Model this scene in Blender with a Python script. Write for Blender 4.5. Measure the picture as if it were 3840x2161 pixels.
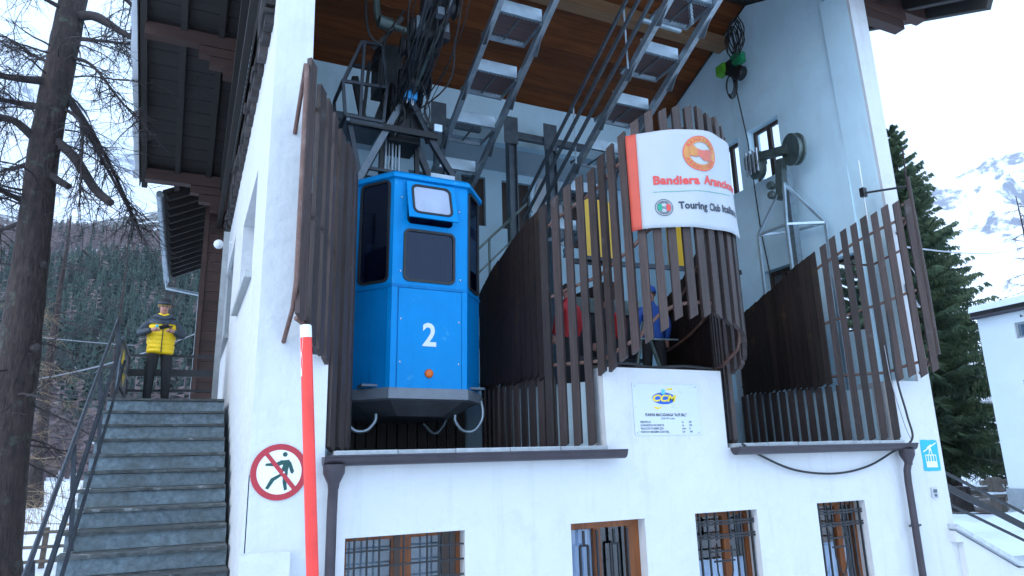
import bpy, bmesh, math, random
from math import sin, cos, pi, radians, sqrt, atan2
from mathutils import Vector, Matrix, noise
random.seed(7)
SC = bpy.context.scene
COL = SC.collection
for o in list(bpy.data.objects):
    bpy.data.objects.remove(o)

# ---------------------------------------------------------------- camera
# metres; X runs right along the station front, Y into the building, Z up; the front wall is Y = 0
YAW, PITCH, ROLL = 0.440362, 0.240914, -0.025932
_f = Vector((sin(YAW) * cos(PITCH), cos(YAW) * cos(PITCH), sin(PITCH)))
_r = Vector((cos(YAW), -sin(YAW), 0))
_u = _r.cross(_f)
_r2 = cos(ROLL) * _r + sin(ROLL) * _u
_u2 = -sin(ROLL) * _r + cos(ROLL) * _u
cd = bpy.data.cameras.new('camera')
cam = bpy.data.objects.new('camera', cd)
COL.objects.link(cam)
cam.matrix_world = Matrix(((_r2.x, _u2.x, -_f.x, 0), (_r2.y, _u2.y, -_f.y, -7.5), (_r2.z, _u2.z, -_f.z, 3.0), (0, 0, 0, 1)))
cd.sensor_width = 36
cd.lens = 24.28
cd.clip_start = 0.05
cd.clip_end = 20000
SC.camera = cam

# ---------------------------------------------------------------- sky, sun, exposure
SUN_AZ, SUN_EL = radians(255), radians(34)     # compass-like: 0 = +Y, 90 = +X
w = bpy.data.worlds.new('World')
SC.world = w
w.use_nodes = True
wn, wl = w.node_tree.nodes, w.node_tree.links
wn.clear()
sky = wn.new('ShaderNodeTexSky')
sky.sky_type = 'NISHITA'
sky.sun_disc = False
sky.sun_elevation = SUN_EL
sky.sun_rotation = SUN_AZ
sky.altitude = 1300
sky.air_density = 1.0
sky.dust_density = 3.0
sky.ozone_density = 1.0
mixw = wn.new('ShaderNodeMix')
mixw.data_type = 'RGBA'
mixw.inputs[0].default_value = 0.6            # thin bright overcast
mixw.inputs[7].default_value = (7.4, 10.2, 14.2, 1)
bg = wn.new('ShaderNodeBackground')
bg.inputs[1].default_value = 0.115
wo = wn.new('ShaderNodeOutputWorld')
wl.new(sky.outputs[0], mixw.inputs[6])
wl.new(mixw.outputs[2], bg.inputs[0])
wl.new(bg.outputs[0], wo.inputs[0])
sl = bpy.data.lights.new('sun', 'SUN')
sl.energy = 0.5
sl.angle = radians(20)
sl.color = (1.0, 0.95, 0.88)
so = bpy.data.objects.new('sun', sl)
COL.objects.link(so)
_sd = Vector((sin(SUN_AZ) * cos(SUN_EL), cos(SUN_AZ) * cos(SUN_EL), sin(SUN_EL)))
so.rotation_euler = (-_sd).to_track_quat('-Z', 'Y').to_euler()
so.location = (0, -20, 40)
SC.view_settings.view_transform = 'Standard'
SC.view_settings.look = 'None'
SC.view_settings.gamma = 1.0
SC.view_settings.use_curve_mapping = False
SC.view_settings.exposure = 1.08
SC.cycles.max_bounces = 10
SC.cycles.diffuse_bounces = 7
SC.cycles.transparent_max_bounces = 16
SC.cycles.use_denoising = True

# ---------------------------------------------------------------- object helpers
def tag(o, label=None, cat=None, group=None, kind=None):
    if label: o['label'] = label
    if cat: o['category'] = cat
    if group: o['group'] = group
    if kind: o['kind'] = kind
    return o

def empty(name, loc=(0, 0, 0), rot=(0, 0, 0), parent=None):
    o = bpy.data.objects.new(name, None)
    o.location = loc
    o.rotation_euler = rot
    o.empty_display_size = 0.1
    COL.objects.link(o)
    if parent:
        o.parent = parent
    return o

def wloc(o):
    v = Vector((0, 0, 0))
    while o is not None:
        v = v + Vector(o.location)
        o = o.parent
    return v

def link(name, me, m, parent=None, local=False):
    """mesh data given in world metres (or local to the parent with local=True)"""
    o = bpy.data.objects.new(name, me)
    if m is not None and not me.materials:
        for k in (m if isinstance(m, (list, tuple)) else [m]):
            me.materials.append(M[k] if isinstance(k, str) else k)
    COL.objects.link(o)
    if parent:
        o.parent = parent
        if not local:
            o.location = -wloc(parent)
    return o

class MB:
    """collects simple solids into one mesh"""
    def __init__(s):
        s.v, s.f, s.sm = [], [], []
    def add(s, vs, fs, smooth=False):
        n = len(s.v)
        s.v += [tuple(p) for p in vs]
        s.f += [tuple(i + n for i in q) for q in fs]
        s.sm += [smooth] * len(fs)
        return s
    def box(s, x0, x1, y0, y1, z0, z1):
        return s.add([(x0, y0, z0), (x1, y0, z0), (x1, y1, z0), (x0, y1, z0), (x0, y0, z1), (x1, y0, z1), (x1, y1, z1), (x0, y1, z1)],
                     [(0, 3, 2, 1), (4, 5, 6, 7), (0, 1, 5, 4), (1, 2, 6, 5), (2, 3, 7, 6), (3, 0, 4, 7)])
    def bar(s, p, q, a, b, up=(0, 0, 1)):
        """rectangular bar from p to q; a across (sideways), b along up"""
        p, q = Vector(p), Vector(q)
        d = (q - p).normalized()
        u = Vector(up)
        side = d.cross(u)
        if side.length < 1e-4:
            side = d.cross(Vector((1, 0, 0)))
        side.normalize()
        u2 = side.cross(d).normalized()
        sa, sb = side * a / 2, u2 * b / 2
        vs = [p - sa - sb, p + sa - sb, p + sa + sb, p - sa + sb, q - sa - sb, q + sa - sb, q + sa + sb, q - sa + sb]
        return s.add(vs, [(0, 1, 2, 3), (7, 6, 5, 4), (0, 4, 5, 1), (1, 5, 6, 2), (2, 6, 7, 3), (3, 7, 4, 0)])
    def tube(s, p, q, r, n=8, r2=None, cap=True):
        return s.path([p, q], [r, r if r2 is None else r2], n, cap)
    def path(s, pts, rad, n=8, cap=True):
        pts = [Vector(p) for p in pts]
        if not isinstance(rad, (list, tuple)):
            rad = [rad] * len(pts)
        vs, fs = [], []
        prev = None
        for i, p in enumerate(pts):
            a = pts[max(i - 1, 0)]
            b = pts[min(i + 1, len(pts) - 1)]
            d = (b - a).normalized()
            if prev is None:
                t = Vector((0, 0, 1)) if abs(d.z) < .9 else Vector((1, 0, 0))
                x = d.cross(t).normalized()
            else:
                x = (prev - d * prev.dot(d)).normalized()
            prev = x
            y = d.cross(x)
            for k in range(n):
                an = 2 * pi * k / n
                vs.append(p + (x * cos(an) + y * sin(an)) * rad[i])
        for i in range(len(pts) - 1):
            for k in range(n):
                fs.append((i * n + k, i * n + (k + 1) % n, (i + 1) * n + (k + 1) % n, (i + 1) * n + k))
        s.add(vs, fs, True)
        if cap:
            N = len(s.v) - len(vs)
            s.f.append(tuple(N + k for k in reversed(range(n)))); s.sm.append(False)
            s.f.append(tuple(N + (len(pts) - 1) * n + k for k in range(n))); s.sm.append(False)
        return s
    def prism(s, poly, axis, a0, a1):
        """poly: 2-D outline; axis 'X' -> (y,z), 'Y' -> (x,z), 'Z' -> (x,y)"""
        def P(c, a):
            return {'X': (a, c[0], c[1]), 'Y': (c[0], a, c[1]), 'Z': (c[0], c[1], a)}[axis]
        n = len(poly)
        vs = [P(c, a0) for c in poly] + [P(c, a1) for c in poly]
        fs = [tuple(range(n)), tuple(reversed(range(n, 2 * n)))] + [(i, i + n, (i + 1) % n + n, (i + 1) % n) for i in range(n)]
        return s.add(vs, fs)
    def lathe(s, c, axis, prof, n=20):
        """prof: (along, radius) pairs; axis a unit vector"""
        c, ax = Vector(c), Vector(axis).normalized()
        t = Vector((0, 0, 1)) if abs(ax.z) < .9 else Vector((1, 0, 0))
        x = ax.cross(t).normalized(); y = ax.cross(x)
        vs, fs = [], []
        for a, r in prof:
            for k in range(n):
                an = 2 * pi * k / n
                vs.append(c + ax * a + (x * cos(an) + y * sin(an)) * max(r, 1e-4))
        for i in range(len(prof) - 1):
            for k in range(n):
                fs.append((i * n + k, i * n + (k + 1) % n, (i + 1) * n + (k + 1) % n, (i + 1) * n + k))
        return s.add(vs, fs, True)
    def mesh(s, name='m', fix=True, sharp=0.7):
        me = bpy.data.meshes.new(name)
        me.from_pydata(s.v, [], s.f)
        me.polygons.foreach_set('use_smooth', s.sm)
        if fix:
            bm = bmesh.new(); bm.from_mesh(me)
            bmesh.ops.recalc_face_normals(bm, faces=bm.faces)
            bm.to_mesh(me); bm.free()
        if any(s.sm):
            me.set_sharp_from_angle(angle=sharp)
        return me
    def build(s, name, m, parent=None, local=False, fix=True, sharp=0.7):
        return link(name, s.mesh(name, fix, sharp), m, parent, local)

def bevelled(me, w=0.004, seg=1):
    bm = bmesh.new(); bm.from_mesh(me)
    bmesh.ops.bevel(bm, geom=list(bm.edges), offset=w, segments=seg, affect='EDGES', clamp_overlap=True)
    bm.to_mesh(me); bm.free()
    return me

def wall_mesh(axis, a0, a1, u0, u1, z0, z1, holes, top=None):
    """a wall with rectangular openings; axis = 'Y' (u is x) or 'X' (u is y); thickness a0..a1.
    top: optional function u -> z for a sloping top edge"""
    us = sorted(set([u0, u1] + [c for h in holes for c in h[:2]] + ([] if top is None else [u0 + (u1 - u0) * i / 24 for i in range(25)])))
    zs = sorted(set([z0, z1] + [c for h in holes for c in h[2:]]))
    def P(u, z, a):
        if top is not None and z == z1:
            z = top(u)
        return (u, a, z) if axis == 'Y' else (a, u, z)
    def solid(i, j):
        if i < 0 or j < 0 or i >= len(us) - 1 or j >= len(zs) - 1:
            return False
        cu, cz = (us[i] + us[i + 1]) / 2, (zs[j] + zs[j + 1]) / 2
        return not any(h[0] < cu < h[1] and h[2] < cz < h[3] for h in holes)
    mb = MB()
    for i in range(len(us) - 1):
        for j in range(len(zs) - 1):
            if not solid(i, j):
                continue
            A, B, Cz, D = us[i], us[i + 1], zs[j], zs[j + 1]
            for a in (a0, a1):
                mb.add([P(A, Cz, a), P(B, Cz, a), P(B, D, a), P(A, D, a)], [(0, 1, 2, 3)])
            for di, dj, e in ((-1, 0, (A, Cz, A, D)), (1, 0, (B, Cz, B, D)), (0, -1, (A, Cz, B, Cz)), (0, 1, (A, D, B, D))):
                if not solid(i + di, j + dj):
                    mb.add([P(e[0], e[1], a0), P(e[2], e[3], a0), P(e[2], e[3], a1), P(e[0], e[1], a1)], [(0, 1, 2, 3)])
    me = mb.mesh('wall', fix=False)
    bm = bmesh.new(); bm.from_mesh(me)
    bmesh.ops.remove_doubles(bm, verts=bm.verts, dist=1e-5)
    bmesh.ops.recalc_face_normals(bm, faces=bm.faces)
    bm.to_mesh(me); bm.free()
    return me

def rrect(x0, x1, y0, y1, r, n=5):
    o = []
    for cx, cy, a in ((x1 - r, y1 - r, 0), (x0 + r, y1 - r, 90), (x0 + r, y0 + r, 180), (x1 - r, y0 + r, 270)):
        for k in range(n + 1):
            t = radians(a + 90 * k / n)
            o.append((cx + r * cos(t), cy + r * sin(t)))
    return o

def circ(cx, cy, r, n=48, ry=None):
    return [(cx + r * cos(2 * pi * k / n), cy + (ry or r) * sin(2 * pi * k / n)) for k in range(n)]

def fill2d(loops, thick=0.004):
    """flat plate in XY (holes allowed), thickness along Z"""
    cu = bpy.data.curves.new('tmp', 'CURVE')
    cu.dimensions = '2D'
    cu.fill_mode = 'BOTH'
    cu.extrude = thick / 2
    for lp in loops:
        sp = cu.splines.new('POLY')
        sp.points.add(len(lp) - 1)
        for p, c in zip(sp.points, lp):
            p.co = (c[0], c[1], 0, 1)
        sp.use_cyclic_u = True
    ob = bpy.data.objects.new('tmp', cu)
    me = bpy.data.meshes.new_from_object(ob)
    bpy.data.objects.remove(ob)
    bpy.data.curves.remove(cu)
    return me

def text2d(body, size, bold=0.0, align='LEFT', thick=0.002, sx=1.0, shear=0.0, track=1.0):
    cu = bpy.data.curves.new('tmp', 'FONT')
    cu.body = body
    cu.size = size
    cu.offset = bold
    cu.extrude = thick / 2
    cu.align_x = align
    cu.shear = shear
    cu.space_character = track
    cu.resolution_u = 3
    ob = bpy.data.objects.new('tmp', cu)
    me = bpy.data.meshes.new_from_object(ob)
    bpy.data.objects.remove(ob)
    bpy.data.curves.remove(cu)
    if sx != 1:
        for v in me.vertices:
            v.co.x *= sx
    me.materials.clear()
    return me

def frame(o, x, y):
    x, y = Vector(x).normalized(), Vector(y).normalized()
    n = x.cross(y)
    return Matrix(((x.x, y.x, n.x, o[0]), (x.y, y.y, n.y, o[1]), (x.z, y.z, n.z, o[2]), (0, 0, 0, 1)))

def front(x, z, y=0.0):
    """a plate lying on a front wall: local x = X, local y = Z, facing -Y"""
    return frame((x, y, z), (1, 0, 0), (0, 0, 1))

def placed(me, mat):
    me.transform(mat)
    return me

def copy_tree(o, parent=None):
    c = o.copy()
    COL.objects.link(c)
    if parent:
        c.parent = parent
    for ch in [k for k in bpy.data.objects if k.parent == o]:
        copy_tree(ch, c)
    return c

def crom(P, n=16):
    P = [Vector(p) for p in P]
    P = [2 * P[0] - P[1]] + P + [2 * P[-1] - P[-2]]
    o = []
    for i in range(1, len(P) - 2):
        a, b, c, d = P[i - 1:i + 3]
        for k in range(n):
            t = k / n
            o.append(.5 * ((2 * b) + (c - a) * t + (2 * a - 5 * b + 4 * c - d) * t * t + (3 * b - a - 3 * c + d) * t ** 3))
    o.append(P[-2])
    return o

class Path2:
    """smooth plan curve with arc length"""
    def __init__(s, P):
        s.p = crom([Vector((a, b, 0)) for a, b in P], 24)
        s.s = [0]
        for a, b in zip(s.p[:-1], s.p[1:]):
            s.s.append(s.s[-1] + (b - a).length)
        s.L = s.s[-1]
    def at(s, d):
        d = min(max(d, 0), s.L - 1e-6)
        lo, hi = 0, len(s.s) - 1
        while hi - lo > 1:
            m = (lo + hi) // 2
            if s.s[m] <= d: lo = m
            else: hi = m
        t = (d - s.s[lo]) / (s.s[hi] - s.s[lo])
        p = s.p[lo].lerp(s.p[hi], t)
        tg = (s.p[hi] - s.p[lo]).normalized()
        return p, tg
# ---------------------------------------------------------------- materials
M = {}
def mat(name, col, rough=.6, metal=0.0, var=.12, scale=3.0, stretch=(1, 1, 1), col2=None, bump=.15, bscale=30.0, bstretch=None,
        rnd=0.0, spec=.5, streak=None, patch=None, pscale=1.2, plo=.52, phi=.66, bdist=.02):
    m = bpy.data.materials.new(name)
    m.use_nodes = True
    nt = m.node_tree; N, L = nt.nodes, nt.links
    b = N['Principled BSDF']
    b.inputs['Roughness'].default_value = rough
    b.inputs['Metallic'].default_value = metal
    b.inputs['Specular IOR Level'].default_value = spec
    g = N.new('ShaderNodeNewGeometry')
    oi = N.new('ShaderNodeObjectInfo')
    off = N.new('ShaderNodeVectorMath'); off.operation = 'MULTIPLY_ADD'
    comb = N.new('ShaderNodeCombineXYZ')
    for k in range(3): L.new(oi.outputs['Random'], comb.inputs[k])
    L.new(comb.outputs[0], off.inputs[0])
    off.inputs[1].default_value = (17, 31, 11)
    L.new(g.outputs['Position'], off.inputs[2])
    src = off.outputs[0] if rnd else g.outputs['Position']
    mp = N.new('ShaderNodeVectorMath'); mp.operation = 'MULTIPLY'
    mp.inputs[1].default_value = stretch
    L.new(src, mp.inputs[0])
    n1 = N.new('ShaderNodeTexNoise')
    n1.inputs['Scale'].default_value = scale
    n1.inputs['Detail'].default_value = 6
    n1.inputs['Roughness'].default_value = .62
    L.new(mp.outputs[0], n1.inputs['Vector'])
    cr = N.new('ShaderNodeValToRGB')
    c2 = col2 or tuple(c * (1 + var) for c in col)
    c1 = tuple(c * (1 - var) for c in col) if col2 is None else col
    cr.color_ramp.elements[0].position = .3
    cr.color_ramp.elements[1].position = .7
    cr.color_ramp.elements[0].color = (*c1, 1)
    cr.color_ramp.elements[1].color = (*c2, 1)
    L.new(n1.outputs['Fac'], cr.inputs[0])
    out = cr.outputs[0]
    if patch:
        n3 = N.new('ShaderNodeTexNoise')
        n3.inputs['Scale'].default_value = pscale
        n3.inputs['Detail'].default_value = 8
        n3.inputs['Roughness'].default_value = .7
        L.new(src, n3.inputs['Vector'])
        r3 = N.new('ShaderNodeMapRange')
        r3.inputs[1].default_value = plo; r3.inputs[2].default_value = phi
        L.new(n3.outputs['Fac'], r3.inputs[0])
        mx = N.new('ShaderNodeMix'); mx.data_type = 'RGBA'
        L.new(r3.outputs[0], mx.inputs[0]); L.new(out, mx.inputs[6])
        mx.inputs[7].default_value = (*patch, 1)
        out = mx.outputs[2]
    if streak:                                 # rain and dirt runs, long in Z
        ms = N.new('ShaderNodeVectorMath'); ms.operation = 'MULTIPLY'
        ms.inputs[1].default_value = streak[1]
        L.new(src, ms.inputs[0])
        ns = N.new('ShaderNodeTexNoise'); ns.inputs['Scale'].default_value = 1.0; ns.inputs['Detail'].default_value = 7; ns.inputs['Roughness'].default_value = .65
        L.new(ms.outputs[0], ns.inputs['Vector'])
        rs = N.new('ShaderNodeMapRange'); rs.inputs[1].default_value = .54; rs.inputs[2].default_value = .74; rs.inputs[4].default_value = streak[2]
        L.new(ns.outputs['Fac'], rs.inputs[0])
        mk = N.new('ShaderNodeMix'); mk.data_type = 'RGBA'
        L.new(rs.outputs[0], mk.inputs[0]); L.new(out, mk.inputs[6])
        mk.inputs[7].default_value = (*streak[0], 1)
        out = mk.outputs[2]
    if rnd:
        mr = N.new('ShaderNodeMapRange')
        mr.inputs[3].default_value = 1 - rnd; mr.inputs[4].default_value = 1 + rnd
        L.new(oi.outputs['Random'], mr.inputs[0])
        ml = N.new('ShaderNodeMix'); ml.data_type = 'RGBA'; ml.blend_type = 'MULTIPLY'; ml.inputs[0].default_value = 1
        cc = N.new('ShaderNodeCombineColor')
        for k in range(3): L.new(mr.outputs[0], cc.inputs[k])
        L.new(out, ml.inputs[6]); L.new(cc.outputs[0], ml.inputs[7])
        out = ml.outputs[2]
    L.new(out, b.inputs['Base Color'])
    if bump:
        mp2 = N.new('ShaderNodeVectorMath'); mp2.operation = 'MULTIPLY'
        mp2.inputs[1].default_value = bstretch or stretch
        L.new(src, mp2.inputs[0])
        n2 = N.new('ShaderNodeTexNoise')
        n2.inputs['Scale'].default_value = bscale
        n2.inputs['Detail'].default_value = 5
        L.new(mp2.outputs[0], n2.inputs['Vector'])
        bp = N.new('ShaderNodeBump')
        bp.inputs['Strength'].default_value = bump
        bp.inputs['Distance'].default_value = bdist
        L.new(n2.outputs['Fac'], bp.inputs['Height'])
        L.new(bp.outputs[0], b.inputs['Normal'])
        # roughness breakup
        mr2 = N.new('ShaderNodeMapRange')
        mr2.inputs[3].default_value = max(rough - .12, .03); mr2.inputs[4].default_value = min(rough + .12, 1)
        L.new(n1.outputs['Fac'], mr2.inputs[0])
        L.new(mr2.outputs[0], b.inputs['Roughness'])
    M[name] = m
    return m

mat('plaster', (.60, .61, .62), .85, var=.035, scale=1.3, bump=.7, bscale=5, patch=(.52, .54, .56), pscale=1.6, plo=.55, phi=.75, bdist=.04, streak=((.38, .37, .36), (5, 5, .45), .30))
mat('plaster_inside', (.64, .85, .95), .85, var=.05, scale=1.2, bump=.25, bscale=9, patch=(.57, .71, .80), pscale=.8, plo=.5, phi=.8, streak=((.45, .55, .62), (3, 3, .5), .3))  # pale blue tint puts the cool shade of the hall into the plaster
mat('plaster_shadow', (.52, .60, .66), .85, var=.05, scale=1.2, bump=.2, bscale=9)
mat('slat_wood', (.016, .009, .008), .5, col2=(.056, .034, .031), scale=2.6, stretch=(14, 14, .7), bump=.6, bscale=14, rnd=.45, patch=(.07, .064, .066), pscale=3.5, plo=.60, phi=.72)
mat('board_wood', (.008, .005, .0045), .45, spec=.25, col2=(.022, .0125, .010), scale=2.0, stretch=(9, 9, .5), bump=.5, bscale=14, rnd=.3, patch=(.075, .038, .014), pscale=1.5, plo=.60, phi=.75)  # warm patch colour stands in for the glow reflected on the boards
mat('ceiling_wood', (.075, .019, .003), .55, spec=.25, col2=(.18, .052, .012), scale=2.0, stretch=(.6, 8, 8), bump=.4, bscale=14, rnd=.25)
mat('beam_wood', (.20, .10, .045), .6, col2=(.30, .16, .08), scale=2.0, stretch=(.6, 8, 8), bump=.4, bscale=14, rnd=.1)
mat('eave_wood', (.009, .007, .0065), .7, col2=(.02, .015, .013), scale=2.0, stretch=(1, 6, 6), bump=.4, bscale=12, rnd=.2)
mat('log_wood', (.034, .014, .010), .65, col2=(.06, .027, .02), scale=2.0, stretch=(.8, 5, 6), bump=.4, bscale=12, rnd=.2)
mat('window_wood', (.13, .036, .008), .38, spec=.35, col2=(.25, .078, .02), scale=2.0, stretch=(7, 7, .8), bump=.25, bscale=14, rnd=.1)
mat('dark_frame', (.04, .022, .015), .5, col2=(.07, .04, .028), scale=2.5, stretch=(6, 6, 1), bump=.2, rnd=.1)
mat('brown_tube', (.10, .045, .032), .5, col2=(.16, .085, .065), scale=7, bump=.3, bscale=40, patch=(.20, .13, .11), pscale=6)
mat('galvanised', (.24, .29, .33), .42, .8, col2=(.38, .44, .48), scale=9, bump=.08, bscale=40)
mat('galvanised_bright', (.42, .52, .60), .42, .7, col2=(.56, .66, .72), scale=7, bump=.06, bscale=40)
mat('steel_grey', (.085, .105, .125), .45, .5, col2=(.15, .175, .20), scale=6, bump=.1, bscale=40)
mat('steel_dark', (.018, .022, .03), .4, .4, col2=(.042, .05, .062), scale=6, bump=.12, bscale=40)
mat('machine_black', (.006, .0065, .008), .5, .2, col2=(.018, .018, .02), scale=9, bump=.2, bscale=30)
mat('black_iron', (.014, .015, .018), .45, .3, col2=(.03, .032, .036), scale=9, bump=.15, bscale=40)
mat('rubber', (.010, .011, .013), .55, col2=(.02, .021, .024), scale=9, bump=.05)
mat('gutter_metal', (.035, .028, .036), .38, .2, col2=(.055, .044, .054), scale=4, bump=.06)
mat('cable_black', (.012, .012, .014), .5, bump=0)
mat('cabin_blue', (.0, .185, .47), .4, spec=.15, streak=((.0, .09, .26), (14, 14, 1.2), .55), var=.10, scale=1.6, bump=.06, bscale=6, patch=(.02, .20, .52), pscale=2.2, plo=.55, phi=.8)
mat('cabin_light', (.0, .25, .60), .4, spec=.15, streak=((.0, .15, .42), (14, 14, 1.1), .5), var=.08, scale=1.6, bump=.06, bscale=6, patch=(.04, .32, .62), pscale=6, plo=.60, phi=.68)
mat('cabin_grey', (.13, .15, .18), .5, .1, col2=(.20, .22, .25), scale=3, bump=.1)
mat('cabin_under', (.055, .06, .07), .6, .1, col2=(.10, .105, .12), scale=3, bump=.1)
mat('cabin_inner', (.10, .13, .17), .6, bump=0)
mat('white_paint', (.74, .76, .77), .45, var=.04, bump=.05)
mat('lamp_orange', (.75, .14, .008), .25, var=.15, scale=20, bump=.1, bscale=60)
mat('chrome', (.55, .57, .6), .25, .9, bump=0)
mat('stone', (.075, .112, .135), .75, col2=(.235, .30, .335), scale=14, bump=.5, bscale=40, patch=(.10, .115, .11), pscale=2.2, plo=.45, phi=.75, rnd=.12)
mat('stone_edge', (.025, .03, .03), .8, col2=(.10, .11, .11), scale=8, bump=.7, bscale=30, patch=(.3, .32, .33), pscale=5, plo=.58, phi=.7, rnd=.2)
mat('ledge_stone', (.34, .37, .39), .7, col2=(.50, .54, .57), scale=10, bump=.3, bscale=40, rnd=.15)
mat('granite', (.33, .35, .35), .75, col2=(.50, .52, .52), scale=30, bump=.3, bscale=60)
mat('cornice_stone', (.022, .018, .018), .8, col2=(.07, .06, .06), scale=6, bump=.7, bscale=20, rnd=.4)
mat('red_paint', (.42, .022, .035), .45, var=.1, bump=.05)
mat('sign_white', (.80, .80, .78), .4, var=.03, bump=.03)
mat('sign_green', (.004, .06, .05), .45, bump=.03)
mat('pole_red', (.80, .045, .032), .38, var=.12, scale=6, bump=.1, bscale=40, patch=(.55, .05, .04), pscale=9, plo=.6, phi=.72)
mat('pole_white', (.78, .79, .8), .4, var=.05, scale=20, bump=.08)
mat('cyan_paint', (.02, .40, .62), .6, var=.08, scale=7, bump=.2, bscale=30)
mat('plate', (.56, .60, .64), .3, .1, var=.02, bump=.02)
mat('print_dark', (.02, .03, .05), .5, bump=0)
mat('print_blue', (.004, .09, .45), .4, bump=0)
mat('print_yellow', (.78, .58, .02), .4, bump=0)
mat('print_cyan', (.10, .50, .62), .4, bump=0)
mat('print_red', (.66, .065, .055), .55, bump=0)
mat('print_orange', (.52, .22, .06), .55, var=.2, scale=4, bump=0)
mat('print_salmon', (.55, .13, .085), .55, bump=0)
mat('print_green', (.0, .30, .17), .5, bump=0)
mat('flag_red', (.55, .075, .045), .6, var=.08, scale=4, bump=.15, bscale=6)
mat('flag_cloth', (.42, .445, .47), .65, var=.02, bump=.15, bscale=5, bdist=.05)
mat('yellow_panel', (.62, .36, .012), .4, var=.06, bump=.05)
mat('plastic_red', (.5, .02, .02), .4, bump=.05)
mat('hoist_green', (.01, .22, .08), .35, var=.15, bump=.05)
mat('hoist_lime', (.10, .34, .03), .35, var=.1, bump=.05)
mat('pulley_green', (.07, .095, .09), .38, .5, col2=(.14, .175, .165), scale=6, bump=.12)
mat('box_blue', (.03, .28, .62), .4, bump=.05)
mat('lamp_glow', (.75, .78, .8), .2, bump=0)
mat('curtain', (.62, .68, .78), .85, var=.18, scale=1.5, stretch=(10, 1, .6), bump=.4, bscale=2, bstretch=(20, 1, .5), bdist=.05)
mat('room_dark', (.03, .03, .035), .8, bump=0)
mat('floor_dark', (.045, .045, .05), .85, var=.2, bump=.3)
mat('room_blue', (.10, .16, .27), .7, var=.1, bump=0)
mat('bark', (.010, .007, .007), .9, col2=(.058, .038, .034), scale=11, stretch=(1, 1, .35), bump=1.0, bscale=14, bstretch=(1, 1, .3), bdist=.06, patch=(.07, .085, .065), pscale=3, plo=.57, phi=.72)
mat('twig', (.024, .019, .02), .9, col2=(.055, .043, .042), scale=6, bump=.4, bscale=40)
mat('cut_wood', (.28, .24, .21), .8, bump=.3)
mat('twig_gold', (.24, .165, .105), .9, col2=(.36, .26, .17), scale=5, bump=.1)
mat('spruce', (.022, .052, .034), .7, col2=(.10, .14, .068), scale=1.6, bump=0, rnd=.2)
mat('forest_green', (.013, .034, .032), .9, col2=(.050, .080, .066), scale=.16, bump=0)
mat('forest_larch', (.115, .088, .10), .95, col2=(.22, .165, .16), scale=.08, bump=0)
mat('snow', (.80, .83, .87), .6, var=.03, scale=.5, bump=.5, bscale=2.2, bdist=.12)
mat('soil', (.055, .042, .034), .95, col2=(.12, .09, .07), scale=5, bump=.8, bscale=12, bdist=.06, patch=(.75, .78, .82), pscale=1.1, plo=.55, phi=.60)
mat('ground', (.78, .81, .85), .7, var=.03, scale=.4, bump=.6, bscale=1.8, bdist=.15, patch=(.24, .20, .17), pscale=.55, plo=.60, phi=.66)
mat('house_plaster', (.74, .76, .78), .85, var=.05, scale=.8, bump=.3, bscale=6)
mat('fence_wood', (.11, .085, .065), .8, col2=(.19, .15, .12), scale=4, stretch=(4, 4, 1), bump=.5, rnd=.2)
mat('red_house', (.12, .05, .055), .8, bump=.1)
mat('grey_concrete', (.25, .27, .28), .85, col2=(.36, .38, .39), scale=5, bump=.3)
mat('skin', (.42, .21, .16), .5, var=.08, scale=9, bump=.05)
mat('cloth_yellow', (.95, .62, .008), .55, var=.07, scale=5, bump=.3, bscale=9, bstretch=(2, 2, 9))
mat('cloth_navy', (.022, .032, .045), .6, col2=(.04, .055, .075), scale=6, bump=.3, bscale=10)
mat('cloth_black', (.010, .010, .012), .8, col2=(.022, .022, .025), scale=6, bump=.3, bscale=15)
mat('cloth_red', (.50, .02, .03), .6, var=.1, bump=.3, bscale=12)
mat('cloth_blue', (.02, .09, .40), .6, var=.15, bump=.3, bscale=12)
mat('hair_dark', (.03, .022, .018), .7, bump=.3)
mat('metal_roof', (.16, .18, .20), .5, .5, bump=.1)
mat('wire', (.30, .32, .36), .5, .3, bump=0)

def glass(name, tint, fac=.1, rough=.02, gcol=(1, 1, 1)):
    m = bpy.data.materials.new(name); m.use_nodes = True
    N, L = m.node_tree.nodes, m.node_tree.links
    N.clear()
    o = N.new('ShaderNodeOutputMaterial'); mx = N.new('ShaderNodeMixShader')
    t = N.new('ShaderNodeBsdfTransparent'); t.inputs[0].default_value = (*tint, 1)
    gl = N.new('ShaderNodeBsdfGlossy'); gl.inputs['Roughness'].default_value = rough; gl.inputs['Color'].default_value = (*gcol, 1)
    lw = N.new('ShaderNodeFresnel'); lw.inputs[0].default_value = 1.5
    ad = N.new('ShaderNodeMath'); ad.inputs[1].default_value = fac
    ge = N.new('ShaderNodeNewGeometry')
    bk = N.new('ShaderNodeMath'); bk.operation = 'SUBTRACT'; bk.inputs[0].default_value = 1.0
    L.new(ge.outputs['Backfacing'], bk.inputs[1])
    ml = N.new('ShaderNodeMath'); ml.operation = 'MULTIPLY'
    L.new(lw.outputs[0], ad.inputs[0]); L.new(ad.outputs[0], ml.inputs[0]); L.new(bk.outputs[0], ml.inputs[1]); L.new(ml.outputs[0], mx.inputs[0])
    L.new(t.outputs[0], mx.inputs[1]); L.new(gl.outputs[0], mx.inputs[2]); L.new(mx.outputs[0], o.inputs[0])
    M[name] = m
glass('glass', (.93, .95, .97), .03)
glass('cabin_glass', (.20, .25, .40), .02, .02, (.45, .55, .78))
glass('window_glass', (.85, .9, .94), .05)

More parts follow.
